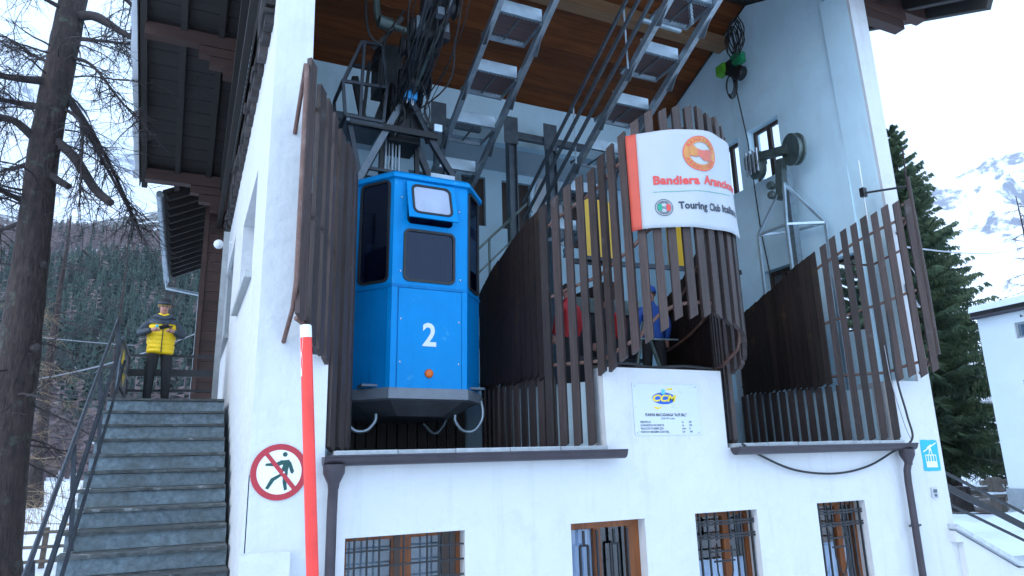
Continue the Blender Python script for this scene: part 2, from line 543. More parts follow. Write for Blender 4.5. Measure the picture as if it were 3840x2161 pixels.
def mesh_metal():
    """expanded metal: fine diamond perforation cut out of the sheet"""
    m = bpy.data.materials.new('grating'); m.use_nodes = True
    N, L = m.node_tree.nodes, m.node_tree.links
    b = N['Principled BSDF']; o = N['Material Output']
    b.inputs['Base Color'].default_value = (.12, .16, .20, 1)
    b.inputs['Metallic'].default_value = .6; b.inputs['Roughness'].default_value = .5
    g = N.new('ShaderNodeNewGeometry'); sp = N.new('ShaderNodeSeparateXYZ'); L.new(g.outputs['Position'], sp.inputs[0])
    def mth(op, a, v):
        n = N.new('ShaderNodeMath'); n.operation = op
        L.new(a, n.inputs[0])
        if isinstance(v, (int, float)): n.inputs[1].default_value = v
        elif v is not None: L.new(v, n.inputs[1])
        return n.outputs[0]
    a = mth('ADD', mth('MULTIPLY', sp.outputs[0], 46), mth('MULTIPLY', sp.outputs[1], 82))
    c = mth('SUBTRACT', mth('MULTIPLY', sp.outputs[0], 46), mth('MULTIPLY', sp.outputs[1], 82))
    q = mth('MULTIPLY', mth('ABSOLUTE', mth('SINE', a, None), None), mth('ABSOLUTE', mth('SINE', c, None), None))
    hole = mth('GREATER_THAN', q, .20)
    t = N.new('ShaderNodeBsdfTransparent'); mx = N.new('ShaderNodeMixShader')
    L.new(hole, mx.inputs[0]); L.new(b.outputs[0], mx.inputs[1]); L.new(t.outputs[0], mx.inputs[2]); L.new(mx.outputs[0], o.inputs[0])
    M['grating'] = m
mesh_metal()

def mountain_mat():
    m = bpy.data.materials.new('mountain_rock_snow'); m.use_nodes = True
    N, L = m.node_tree.nodes, m.node_tree.links
    b = N['Principled BSDF']; b.inputs['Roughness'].default_value = .9
    g = N.new('ShaderNodeNewGeometry'); sp = N.new('ShaderNodeSeparateXYZ'); L.new(g.outputs['Normal'], sp.inputs[0])
    n = N.new('ShaderNodeTexNoise'); n.inputs['Scale'].default_value = .02; n.inputs['Detail'].default_value = 12; n.inputs['Roughness'].default_value = .78
    L.new(g.outputs['Position'], n.inputs['Vector'])
    ad = N.new('ShaderNodeMath'); ad.operation = 'MULTIPLY_ADD'; ad.inputs[1].default_value = 1.5
    L.new(n.outputs['Fac'], ad.inputs[0]); L.new(sp.outputs[2], ad.inputs[2])
    r = N.new('ShaderNodeMapRange'); r.inputs[1].default_value = 1.24; r.inputs[2].default_value = 1.36
    L.new(ad.outputs[0], r.inputs[0])
    mx = N.new('ShaderNodeMix'); mx.data_type = 'RGBA'
    mx.inputs[6].default_value = (.20, .225, .29, 1); mx.inputs[7].default_value = (.86, .88, .92, 1)
    L.new(r.outputs[0], mx.inputs[0]); L.new(mx.outputs[2], b.inputs['Base Color'])
    M['mountain'] = m
mountain_mat()

mat('flap_pane', (.40, .45, .57), .25, var=.12, scale=2.5, bump=.03)  # sky reflected by the tilted pane is put into this pale colour
# ---------------------------------------------------------------- the station building
RIDGE_Y, RIDGE_Z, PITCH_R = 2.6, 12.79, .437
def roof_z(y):
    return RIDGE_Z - PITCH_R * abs(y - RIDGE_Y)
ST = empty('cable_car_station', (5.9, 0, 0))
tag(ST, 'white plastered cable car valley station with timber roof and two open cabin bays', 'building')

# front wall, pillars, side walls
W_BIG, W_DOOR, W_2, W_3 = (1.575, 2.885, 1.05, 2.24), (4.22, 5.275, -.2, 2.225), (6.06, 7.11, .75, 2.24), (8.235, 9.21, .75, 2.262)
link('front_wall', wall_mesh('Y', 0, .42, .61, 11.15, -.6, 3.06, [W_BIG, W_DOOR, W_2, W_3]), 'plaster', ST)
MB().box(4.78, 6.71, 0, .30, 3.06, 4.10).build('centre_parapet', 'plaster', ST)
MB().box(.61, 1.34, 0.0, .42, 3.06, 4.12).build('left_parapet', 'plaster', ST)
MB().box(10.2, 11.15, 0.0, .62, 3.06, 4.05).build('right_parapet', 'plaster', ST)
pl = MB()
pl.prism([(.61, 4.12), (1.06, 4.12), (1.02, 8.4), (1.02, 11.35), (.61, 11.35)], 'Y', 0, .42)
pl.build('left_pillar', 'plaster', ST)
MB().prism([(10.86, 4.05), (11.15, 4.05), (11.10, 11.5), (10.66, 11.5)], 'Y', 0, .05).build('right_pillar', 'plaster', ST)
MB().prism([(10.86, 4.05), (11.15, 4.05), (11.10, 11.5), (10.66, 11.5)], 'Y', .05, .62).build('right_pillar', 'plaster_inside', ST)  # inner part of the pillar, its bluish shade put into the colour
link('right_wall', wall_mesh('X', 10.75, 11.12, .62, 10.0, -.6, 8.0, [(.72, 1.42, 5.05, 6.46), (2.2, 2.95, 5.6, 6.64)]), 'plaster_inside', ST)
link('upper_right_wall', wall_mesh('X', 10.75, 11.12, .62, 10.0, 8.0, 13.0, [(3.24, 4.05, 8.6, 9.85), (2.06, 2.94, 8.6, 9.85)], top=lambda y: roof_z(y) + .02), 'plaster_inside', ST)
WL1, WL2 = (1.48, 3.93, 5.37, 6.75), (6.35, 9.65, 5.40, 7.3)
link('left_wall', wall_mesh('X', .61, 1.02, .42, 10.0, -.6, 8.5, [WL1, WL2]), 'plaster', ST)
lw = MB()
for k in range(16):
    z0 = 8.5 + k * .24
    y1 = min(10.0, RIDGE_Y + (RIDGE_Z - z0 - .24) / PITCH_R)
    y0 = max(.44, RIDGE_Y - (RIDGE_Z - z0 - .24) / PITCH_R)
    if y1 - y0 > .3:
        MB().box(.50 + .008 * (k % 2), .95, y0, y1, z0 + .008, z0 + .24).build('wall_board', 'eave_wood', ST)
# flared plinth along the outside stair
MB().prism([(.61, 2.9), (.545, 1.6), (.545, -.6), (.62, -.6), (.62, 2.9)], 'Y', .0, 4.4).build('plinth', 'plaster', ST)
MB().box(.56, 1.02, -.16, 0.0, -.6, 2.17).build('stair_foot_block', 'plaster', ST)
bevelled(ST.children[-1].data, .04, 2)

# back of the hall
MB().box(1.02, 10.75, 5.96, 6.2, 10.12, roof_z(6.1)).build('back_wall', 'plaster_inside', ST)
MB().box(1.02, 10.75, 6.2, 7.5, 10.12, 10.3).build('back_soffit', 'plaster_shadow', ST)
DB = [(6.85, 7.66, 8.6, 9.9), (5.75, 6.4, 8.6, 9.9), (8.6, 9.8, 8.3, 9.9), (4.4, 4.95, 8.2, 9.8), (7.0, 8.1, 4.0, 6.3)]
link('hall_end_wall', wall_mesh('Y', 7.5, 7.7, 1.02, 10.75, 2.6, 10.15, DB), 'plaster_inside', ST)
for k, h in enumerate(DB):
    wn_ = MB().box(h[0], h[1], 7.62, 7.66, h[2], h[3]).build('inner_shutter', 'dark_frame', ST)
    MB().box((h[0] + h[1]) / 2 - .03, (h[0] + h[1]) / 2 + .03, 7.58, 7.618, h[2], h[3]).build('stile', 'log_wood', wn_)
MB().prism([(7.62, 9.2), (8.55, 8.3), (8.55, 10.1), (7.9, 10.1)], 'Y', 7.44, 7.498).build('stair_gable', 'plaster', ST)
# pit floor and the three boarding platforms
MB().box(1.02, 10.75, .30, 7.5, 2.45, 2.6).build('pit_floor', 'floor_dark', ST)
for nm, poly in (('centre_platform', [(4.84, .3), (4.6, .62), (4.36, 1.1), (4.22, 1.7), (4.2, 6), (4.2, 7.5), (7.3, 7.5), (7.3, 1.7), (7.16, 1.1), (6.95, .62), (6.72, .3)]),
                 ('left_platform', [(1.02, .3), (1.3, .3), (1.48, .62), (1.6, 1.1), (1.68, 1.7), (1.68, 7.5), (1.02, 7.5)]),
                 ('right_platform', [(10.25, .3), (10.0, .62), (9.74, 1.1), (9.62, 1.7), (9.6, 7.5), (10.75, 7.5), (10.75, .3)])):
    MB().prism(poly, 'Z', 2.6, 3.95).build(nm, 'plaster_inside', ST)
MB().box(1.68, 4.2, 6.4, 7.5, 2.6, 3.95).build('rear_platform', 'floor_dark', ST)
MB().box(7.3, 9.6, 6.4, 7.5, 2.6, 3.95).build('rear_platform', 'floor_dark', ST)
MB().box(9.95, 10.75, 2.4, 3.2, 3.95, 4.75).build('low_wall', 'plaster_shadow', ST)
for xa, xb in ((1.72, 4.18), (7.34, 9.58)):     # boards across the back of each pit, added to make it dark
    n_ = int((xb - xa) / .155)
    for k in range(n_):
        x = xa + (xb - xa) * (k + .5) / n_
        MB().box(x - .07, x + .07, 3.30 + .012 * (k % 2), 3.34 + .012 * (k % 2), 2.6, 3.93).build('pit_board', 'board_wood', ST)
    MB().box(xa, xb, 3.36, 6.4, 3.85, 3.93).build('pit_cover', 'floor_dark', ST)
# rooms behind the ground floor windows
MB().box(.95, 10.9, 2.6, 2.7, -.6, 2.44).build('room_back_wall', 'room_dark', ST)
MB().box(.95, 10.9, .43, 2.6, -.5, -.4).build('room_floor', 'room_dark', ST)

# ledges: slabs, gutters, downpipes
for x0, x1, n in ((1.43, 4.735, 5), (6.78, 10.18, 6)):
    for k in range(n):
        a, b = x0 + (x1 - x0) * k / n, x0 + (x1 - x0) * (k + 1) / n
        me = MB().box(a + .004, b - .004, -.10 + random.uniform(-.008, .008), .42, 3.062, 3.118 + random.uniform(-.004, .004)).mesh()
        link('ledge_slab', bevelled(me, .006), 'ledge_stone', ST)
def gutter(x0, x1):
    n = 10
    prof = [(-.15 + .085 * cos(pi + pi * k / n), 3.055 + .095 * sin(pi + pi * k / n)) for k in range(n + 1)]
    prof += [(p[0] * .93 + -.15 * .07, 3.055 + (p[1] - 3.055) * .93) for p in reversed(prof)]
    g = MB().prism(prof, 'X', x0, x1)
    g.tube((x0, -.238, 3.058), (x1, -.238, 3.058), .012, 8)
    for x in (x0, x1):
        g.prism([(-.15 + .085 * cos(pi + pi * k / n), 3.055 + .095 * sin(pi + pi * k / n)) for k in range(n + 1)], 'X', x - .004, x + .004)
    return g.build('gutter', 'gutter_metal', ST)
gutter(1.30, 4.93); gutter(6.70, 10.27)
def downpipe(x, zt, zb, xt=None):
    g = MB()
    xt = x if xt is None else xt
    g.lathe((xt, -.15, 2.96), (0, 0, -1), [(-.02, .115), (.07, .11), (.17, .062), (.22, .055)], 16)
    g.path([(xt, -.15, 2.78), (x, -.13, 2.66), (x, -.12, 2.5), (x, -.12, zb)], .052, 12)
    o = g.build('downpipe', 'gutter_metal', ST)
    for z in (1.86, .6):
        MB().lathe((x, -.12, z), (0, 0, 1), [(-.02, .062), (.02, .062)], 14).build('clamp', 'gutter_metal', o)
        MB().bar((x - .13, -.12, z), (x + .13, -.12, z), .02, .03).build('clamp', 'gutter_metal', o)
downpipe(1.41, 3, -.5)
downpipe(10.07, 3, -.5, 10.10)

# ---- ground floor windows
def grille(name, bars, parent, r=.011):
    for p in bars:
        g = MB()
        if len(p) == 2:
            g.bar(p[0], p[1], r * 2, r * 2, (0, 1, 0) if abs(p[0][2] - p[1][2]) > .05 else (0, 0, 1))
        else:
            g.path(p, r, 6)
        g.build('grille_bar', 'black_iron', parent)

def window(hole, fy, wood, glassm, mull=(), trans=(), fw=.06, curtain=None, curtain_m='curtain'):
    x0, x1, z0, z1 = hole
    e = empty('window', ((x0 + x1) / 2, fy, z0), parent=ST)
    e.location = Vector(((x0 + x1) / 2, fy, z0)) - wloc(ST)
    f = MB()
    f.box(x0, x0 + fw, fy, fy + .06, z0, z1).box(x1 - fw, x1, fy, fy + .06, z0, z1)
    f.box(x0 + fw, x1 - fw, fy, fy + .06, z1 - fw, z1).box(x0 + fw, x1 - fw, fy, fy + .06, z0, z0 + fw)
    f.build('frame', wood, e)
    for mx, mw in mull:
        MB().box(mx - mw / 2, mx + mw / 2, fy - .006, fy + .066, z0 + fw, z1 - fw).build('mullion', wood, e)
    for tz, tw in trans:
        MB().box(x0 + fw, x1 - fw, fy - .004, fy + .064, tz - tw / 2, tz + tw / 2).build('transom', wood, e)
    MB().box(x0 + fw, x1 - fw, fy + .028, fy + .034, z0 + fw, z1 - fw).build('pane', glassm, e)
    if curtain:
        for a, b, ct in curtain:
            n = 26
            c = MB()
            vs = []
            for k in range(n + 1):
                x = a + (b - a) * k / n
                y = fy + .09 + .025 * sin(k * 1.9) + .012 * sin(k * 4.1)
                vs += [(x, y, z0 + .02), (x, y, ct)]
            c.add(vs, [(2 * k, 2 * k + 2, 2 * k + 3, 2 * k + 1) for k in range(n)], True)
            c.build('curtain', curtain_m, e, fix=False)
    return e

# wide window with a square bar grille
x0, x1, z0, z1 = W_BIG
e = window(W_BIG, .16, 'window_wood', 'window_glass', [((x0 + x1) / 2 - .02, .22)], (), .05)
tag(e, 'wide basement window with brown shutters behind a square iron grille')
MB().box(x0 + .55, x0 + .62, .142, .152, z0, z1).build('shutter', 'dark_frame', e)
MB().box(x1 - .22, x1 - .06, .142, .152, z0, z1).build('shutter', 'dark_frame', e)
MB().box(x0 + .06, x1 - .06, .40, .42, z0, z1).build('blind', 'grey_concrete', e)
bars = []
for k in range(1, 10):
    x = x0 + (x1 - x0) * k / 10 - .02
    if k not in (4, 5, 6) or k == 5:
        bars.append(((x, .06, z0), (x, .06, z1)))
for k in range(1, 8):
    z = z1 - .155 * k + .012
    bars.append(((x0, .045, z), (x1, .045, z)))
grille('grille_bar', bars, e, .009)
# door with barred panes
x0, x1, z0, z1 = W_DOOR
x1d = x1 - .13
e = window((x0, x1d + .13, z0, z1), .15, 'window_wood', 'window_glass', [((x0 + x1d) / 2 - .02, .09), (x1d, .10)], [(1.05, .12)], .085,
           curtain=[(x0 + .1, (x0 + x1) / 2 - .03, z1 - .1)])
e.name = 'door'
tag(e, 'orange brown timber door with barred glass panes')
bars = []
for cx in ((x0 + x1d) / 2 - .24, (x0 + x1d) / 2 + .19):
    zt = z1 - .10
    bars += [((cx, .10, zt), (cx, .10, zt - .17)), ((cx - .055, .10, zt - .17), (cx + .055, .10, zt - .17))]
    for sx in (-.055, .055):
        bars.append(((cx + sx, .10, zt - .17), (cx + sx, .10, 1.15)))
    bars.append(((cx + .19, .10, zt), (cx + .19, .10, 1.15)))
grille('grille_bar', bars, e, .013)
# two tall windows with wrought grilles
for h, lab, cur in ((W_2, 'tall barred window with orange brown frame between door and right window', [(6.1, 7.05, 1.62)]),
                    (W_3, 'tall barred window with white half curtain, rightmost on ground floor', [(8.3, 9.0, 1.68)])):
    x0, x1, z0, z1 = h
    e = window(h, .20, 'window_wood', 'window_glass', [(x0 + .62 * (x1 - x0), .10)], [], .07, curtain=cur)
    tag(e, lab)
    MB().box(x0 + .10, x0 + .18, .5, .56, z0, z1 - .06).build('inner_sash', 'window_wood', e)
    MB().box(x0 + .1, x0 + .5, .5, .54, z1 - .18, z1 - .06).build('inner_sash', 'window_wood', e)
    MB().box(x1 - .3, x1 - .1, .62, .66, z0, z1).build('inner_shutter', 'window_wood', e)
    bars = []
    wd = x1 - x0
    for k in (.035, .12, .25, .69, .79, .955):
        bars.append(((x0 + wd * k, .09, z0), (x0 + wd * k, .09, z1)))
    for k in (.38, .60):
        bars.append(((x0 + wd * k, .09, z1 - .36), (x0 + wd * k, .09, z1)))
    for dz in (.16, .33):
        bars.append(((x0, .078, z1 - dz), (x1, .078, z1 - dz)))
        bars.append(((x0, .078, z1 - dz + .035), (x1, .078, z1 - dz + .035)))
    bars.append(((x0 + wd * .25, .09, z1 - .50), (x0 + wd * .69, .09, z1 - .50)))
    cx = x0 + wd * .47
    a = wd * .125
    bars.append([(cx + s_, .085, z_) for s_, z_ in [(-a, z1 - .44), (-a, z1 - .58), (-a * .95, z1 - .75), (-a * .55, z1 - .92), (0, z1 - 1.02), (a * .55, z1 - .92), (a * .95, z1 - .75), (a, z1 - .58), (a, z1 - .44)]])
    bars.append(((cx - a * 1.3, .085, z1 - .62), (cx + a * 1.3, .085, z1 - .62)))
    if h is W_3:
        bars.append([(cx, .085, z1 - 1.0), (cx + a * 1.3, .085, z1 - 1.14), (cx, .085, z1 - 1.28), (cx - a * 1.3, .085, z1 - 1.14), (cx, .085, z1 - 1.0)])
    grille('grille_bar', bars, e, .011)

# ---- side wall windows (left) and hall windows (right)
def side_window(x, y0, y1, z0, z1, wood, n=2, fw=.07, thick=.06, gl='glass'):
    e = empty('window', parent=ST)
    e.location = Vector((x, (y0 + y1) / 2, z0)) - wloc(ST)
    f = MB()
    f.box(x, x + thick, y0, y0 + fw, z0, z1).box(x, x + thick, y1 - fw, y1, z0, z1)
    f.box(x, x + thick, y0 + fw, y1 - fw, z1 - fw, z1).box(x, x + thick, y0 + fw, y1 - fw, z0, z0 + fw)
    f.build('frame', wood, e)
    for k in range(1, n):
        y = y0 + (y1 - y0) * k / n
        MB().box(x - .004, x + thick + .004, y - fw * .75, y + fw * .75, z0 + fw, z1 - fw).build('mullion', wood, e)
    MB().box(x + .026, x + .032, y0 + fw, y1 - fw, z0 + fw, z1 - fw).build('pane', gl, e)
    return e
side_window(10.93, 3.24, 4.05, 8.6, 9.85, 'dark_frame')
side_window(10.93, 2.06, 2.94, 8.6, 9.85, 'dark_frame')
side_window(10.93, .72, 1.42, 5.05, 6.46, 'dark_frame', 2)
e = side_window(10.93, 2.2, 2.95, 5.6, 6.64, 'dark_frame')
MB().box(11.0, 11.02, 2.2, 2.95, 5.6, 6.64).build('shutter', 'dark_frame', e)
e = side_window(.80, 1.48, 3.93, 5.37, 6.75, 'grey_concrete', 2)
MB().box(.95, .97, 1.48, 3.93, 5.37, 6.75).build('blind', 'plaster', e)
me = MB().box(.52, .80, 1.42, 3.98, 5.27, 5.368).mesh()
link('sill', bevelled(me, .008), 'granite', e)
e = side_window(.66, 6.35, 9.65, 5.40, 7.3, 'grey_concrete', 3)
MB().box(.95, .97, 6.35, 9.65, 5.4, 7.3).build('blind', 'room_dark', e)
me = MB().box(.53, .65, 6.3, 9.7, 5.31, 5.398).mesh()
link('sill', me, 'grey_concrete', e)
# stone slab cornice over the left wall
y = .46
while y < 9.9:
    d = random.uniform(.22, .42)
    z = 8.42 + random.uniform(-.03, .03)
    me = MB().box(.50 + random.uniform(-.05, .03), .66, y, y + d - .02, z, z + random.uniform(.06, .12)).mesh()
    link('cornice_slab', bevelled(me, .012), 'cornice_stone', ST)
    y += d
y = .5
while y < 9.9:
    d = random.uniform(.3, .5)
    MB().box(.52 + random.uniform(-.02, .02), .64, y, y + d * .6, 8.28, 8.41).build('corbel_block', 'cornice_stone', ST)
    y += d
# pale corrugated wind board standing on the cornice
wb = MB()
n = 60
vs = []
for k in range(n + 1):
    yy = 1.9 + 4.9 * k / n
    xx = .44 + .012 * (k % 2)
    vs += [(xx, yy, 8.78), (xx - .04, yy, 9.38 - .3 * abs(k / n - .2))]
wb.add(vs, [(2 * k, 2 * k + 2, 2 * k + 3, 2 * k + 1) for k in range(n)])
o = wb.build('wind_board', 'galvanised_bright', ST, fix=False)
md = o.modifiers.new('t', 'SOLIDIFY'); md.thickness = .006
MB().bar((.38, .5, 8.72), (.38, 10.0, 8.72), .10, .14).build('wall_plate', 'eave_wood', ST)
MB().bar((.36, 3.2, 10.46), (.36, 9.0, 9.32), .12, .22).build('diagonal_plate', 'eave_wood', ST)

# ---- roof
RF = MB()
XL, XR, YF, YB = -1.40, 13.12, -1.15, 10.05
th = .16
for y0, y1 in ((YF, RIDGE_Y), (RIDGE_Y, YB)):
    z0, z1 = roof_z(y0) + .05, roof_z(y1) + .05
    RF.add([(XL, y0, z0), (XR, y0, z0), (XR, y1, z1), (XL, y1, z1), (XL, y0, z0 + th), (XR, y0, z0 + th), (XR, y1, z1 + th), (XL, y1, z1 + th)],
           [(0, 1, 2, 3), (4, 5, 6, 7), (0, 1, 5, 4), (1, 2, 6, 5), (2, 3, 7, 6), (3, 0, 4, 7)])
roof = RF.build('roof', 'eave_wood', ST)
# ceiling boards inside the hall
y = 2.62
while y < 5.94:
    me = MB()
    wdt = .138
    za, zb = roof_z(y), roof_z(y + wdt - .006)
    me.add([(1.02, y, za), (10.75, y, za), (10.75, y + wdt - .006, zb), (1.02, y + wdt - .006, zb)] +
           [(1.02, y, za + .04), (10.75, y, za + .04), (10.75, y + wdt - .006, zb + .04), (1.02, y + wdt - .006, zb + .04)],
           [(0, 1, 2, 3), (4, 5, 6, 7), (0, 1, 5, 4), (1, 2, 6, 5), (2, 3, 7, 6), (3, 0, 4, 7)])
    me.build('ceiling_board', 'ceiling_wood', roof)
    y += wdt
# soffit boards over the left verge
y = 2.7
k = 0
while y < 9.95:
    wdt = .165
    dz = .006 * (k % 2)
    za, zb = roof_z(y) - dz, roof_z(y + wdt - .008) - dz
    MB().add([(XL + .06, y, za), (.5, y, za), (.5, y + wdt - .008, zb), (XL + .06, y + wdt - .008, zb)] +
             [(XL + .06, y, za + .045), (.5, y, za + .045), (.5, y + wdt - .008, zb + .045), (XL + .06, y + wdt - .008, zb + .045)],
             [(0, 1, 2, 3), (4, 5, 6, 7), (0, 1, 5, 4), (1, 2, 6, 5), (2, 3, 7, 6), (3, 0, 4, 7)]).build('soffit_board', 'eave_wood', roof)
    y += wdt; k += 1
def rafter(x, y0, y1, w_=.12, h_=.16, m='eave_wood', dz=0):
    MB().bar((x, y0, roof_z(y0) - h_ / 2 + dz), (x, y1, roof_z(y1) - h_ / 2 + dz), w_, h_).build('rafter', m, roof)
for x in (XL + .09, -.62, .05):
    rafter(x, 2.62, 9.98); rafter(x, YF + .02, 2.58)
for x in (XR - .09, 12.3, 11.6):
    rafter(x, 2.62, 9.98); rafter(x, YF + .02, 2.58, .14, .24)
for yy in (5.93, 9.5, .1):                      # purlins with stepped corbels under both verges
    z = roof_z(yy) - .17
    MB().box(XL + .12, .5, yy - .11, yy + .11, z - .17, z + .10).build('purlin', 'log_wood', roof)
    MB().box(11.12, XR - .2, yy - .11, yy + .11, z - .17, z + .10).build('purlin', 'log_wood', roof)
    for j, (xe, dz) in enumerate(((-.32, .20), (-.12, .40), (.14, .58))):
        MB().box(xe, .5, yy - .105, yy + .105, z - .17 - dz, z - .175 - dz + .19).build('corbel', 'log_wood', roof)
        if yy < 1 and j > 1: continue
        MB().box(11.12, 11.62 + .5 - xe * .5, yy - .105, yy + .105, z - .17 - dz, z - .175 - dz + .19).build('corbel', 'log_wood', roof)
MB().box(1.02, 10.75, 3.2, 3.5, roof_z(3.35) - .34, roof_z(3.5) - .002).build('purlin', 'beam_wood', roof)
# verge board, gutter and the snow lying on the roof
for x in (XL - .012, XR + .012):
    for a, b in ((YF - .03, RIDGE_Y), (RIDGE_Y, YB + .03)):
        MB().bar((x, a, roof_z(a) + .08), (x, b, roof_z(b) + .08), .024, .30).build('verge_board', 'eave_wood', roof)
sn = MB()
ny, nx = 60, 4
for s_ in (0, 1):
    ya, yb = ((RIDGE_Y, YB + .05), (YF - .05, RIDGE_Y))[s_]
    base = len(sn.v)
    vs = []
    for i in range(ny + 1):
        yy = ya + (yb - ya) * i / ny
        for xe in (XL - .15, XL + .5, XR - .5, XR + .12):
            b = .22 + .07 * noise.noise(Vector((xe, yy * .9, 3.1))) + .03 * noise.noise(Vector((xe, yy * 4, 1.1)))
            vs += [(xe + (.05 * noise.noise(Vector((xe, yy * 2.2, 9))) if abs(xe - XL) < .2 else 0), yy, roof_z(yy) + (.235 if XL < xe < XR else .12 + .05 * noise.noise(Vector((xe, yy * 3, 4))))), (xe, yy, roof_z(yy) + .215 + b)]
    fs = []
    for i in range(ny):
        for j in range(3):
            a, b = i * 8 + j * 2, (i + 1) * 8 + j * 2
            fs.append((a + 1, a + 3, b + 3, b + 1))
        fs.append((i * 8, i * 8 + 2, i * 8 + 10, i * 8 + 8)); fs.append((i * 8 + 4, i * 8 + 6, i * 8 + 14, i * 8 + 12))
        fs.append((i * 8, i * 8 + 1, i * 8 + 9, i * 8 + 8)); fs.append((i * 8 + 7, i * 8 + 6, i * 8 + 14, i * 8 + 15))
    for i in (0, ny):
        for j in range(3):
            a = i * 8 + j * 2
            fs.append((a, a + 2, a + 3, a + 1))
    sn.add(vs, fs, True)
o = sn.build('roof_snow', 'snow', None)
tag(o, 'layer of snow lying along the station roof edge', 'snow')

# ---- rear timber wing with its own lower eave
RW = empty('timber_wing', (.35, 10, 0))
tag(RW, 'brown timber wing behind the station with open rafters and grey gutter', 'building')
for k in range(26):
    z0 = 3.2 + k * .24
    MB().box(.10 + .012 * (k % 2), 5, 10.02, 18.0, z0, z0 + .232).build('wall_log', 'log_wood', RW)
MB().box(.05, .16, 9.98, 10.10, 3.1, 9.4).build('corner_post', 'log_wood', RW)
for k in range(14):
    yy = 10.15 + k * .6
    MB().bar((1.2, yy, 10.28), (-.80, yy, 9.30), .10, .15).build('rafter', 'eave_wood', RW)
MB().add([(1.2, 10.0, 10.37), (-.92, 10.0, 9.33), (-.92, 18.4, 9.33), (1.2, 18.4, 10.37), (1.2, 10.0, 10.47), (-.92, 10.0, 9.43), (-.92, 18.4, 9.43), (1.2, 18.4, 10.47)],
         [(0, 1, 2, 3), (4, 5, 6, 7), (0, 1, 5, 4), (1, 2, 6, 5), (2, 3, 7, 6), (3, 0, 4, 7)]).build('roof_deck', 'eave_wood', RW)
g = MB().tube((-.97, 10.0, 9.32), (-.97, 18.4, 9.22), .085, 14)
gt = g.build('gutter', 'galvanised', RW)
for k in range(11):
    yy = 10.2 + k * .8
    MB().lathe((-.97, yy, 9.318 - k * .0095), (0, 1, 0), [(-.012, .092), (.012, .092)], 14).build('gutter_hook', 'steel_dark', gt)
MB().path([(-.97, 18.3, 9.2), (-.95, 18.3, 8.95), (.08, 18.3, 8.8), (.12, 18.3, 8.6), (.12, 18.3, 3.0)], .06, 10).build('downpipe', 'galvanised', RW)
# globe lamp on the left wall
GL = empty('globe_lamp', (.36, 7.6, 7.5))
tag(GL, 'small white globe lamp on the left outside wall', 'lamp')
MB().lathe((.345, 7.6, 7.5), (0, 0, 1), [(-.10 * cos(pi * k / 12), .10 * sin(pi * k / 12)) for k in range(13)], 18).build('globe', 'lamp_glow', GL)
MB().tube((.44, 7.6, 7.55), (.61, 7.6, 7.55), .04).build('bracket', 'white_paint', GL)
# steel frame post where the landing meets the wall
MB().box(.40, .50, 6.36, 6.46, 3.9, 7.4).build('corner_post', 'grey_concrete', ST)
# ---------------------------------------------------------------- outside stone stair
SH, STR, SY, SZ = .21, .35, 4.47, 4.02
SX0, SX1 = -1.08, .535
S = empty('stone_staircase', (-.27, 0, 0))
tag(S, 'grey stone staircase climbing along the left side of the station', 'staircase')
for n in range(19):
    y, z = SY - n * STR, SZ - n * SH
    # rough tread slab with a worn front edge, riser block behind it
    N_ = 22
    vs, fs = [], []
    for k in range(N_ + 1):
        x = SX0 - .02 + (SX1 - SX0 + .02) * k / N_
        j = .010 * noise.noise(Vector((x * 5, n * 3.7, 0)))
        jz = .006 * noise.noise(Vector((x * 4, n * 2.1, 5)))
        sag = -.012 * (1 - ((x - (SX0 + SX1) / 2) / .8) ** 2)
        vs += [(x, y - .045 + j, z - .038 + jz), (x, y - .045 + j, z - .006 + jz + sag * .4), (x, y - .03 + j, z + sag * .5), (x, y + STR + .02 if n else 7.0, z), (x, y + STR + .02 if n else 7.0, z - .045)]
    for k in range(N_):
        a, b = k * 5, k * 5 + 5
        for q in range(5):
            fs.append((a + q, b + q, b + (q + 1) % 5, a + (q + 1) % 5))
    fs += [tuple(range(5)), tuple(range(N_ * 5, N_ * 5 + 5))]
    st = MB().add(vs, fs).build('step', 'stone_edge', S)
    MB().box(SX0, SX1, y, y + STR + .3 if n else 6.95, z - SH + .004, z - .043).build('riser', 'stone', st)
MB().prism([(SY + .1, SZ - .3), (7.0, SZ - .3), (7.0, -.6), (-2.5, -.6)], 'X', SX0 + .06, SX1 - .02).build('stair_body', 'plaster', S)

# leaning steel railing on the open side
RL = empty('stair_railing', (-1.1, 0, 0))
tag(RL, 'dark steel railing with three sloping rails up the stone staircase', 'railing')
SLP = SH / STR
def nz(y):
    return SZ - (SY - y) * SLP
ya, yb = -2.2, 5.0
MB().path([(-1.10, ya, nz(ya) + .98), (-1.10, yb, nz(yb) + .98), ], .024, 12).build('handrail', 'steel_dark', RL)
MB().bar((-1.01, ya, nz(ya) + .62), (-1.01, yb, nz(yb) + .62), .035, .085).build('rail', 'steel_dark', RL)
MB().bar((-.945, ya, nz(ya) + .30), (-.945, yb, nz(yb) + .30), .03, .05).build('rail', 'steel_dark', RL)
for y in (-1.9, -.1, 1.6, 3.3, 4.9):
    MB().bar((-1.0, y, nz(y) - .15), (-1.09, y, nz(y) + .97), .045, .045, (0, 1, 0)).build('post', 'steel_dark', RL)
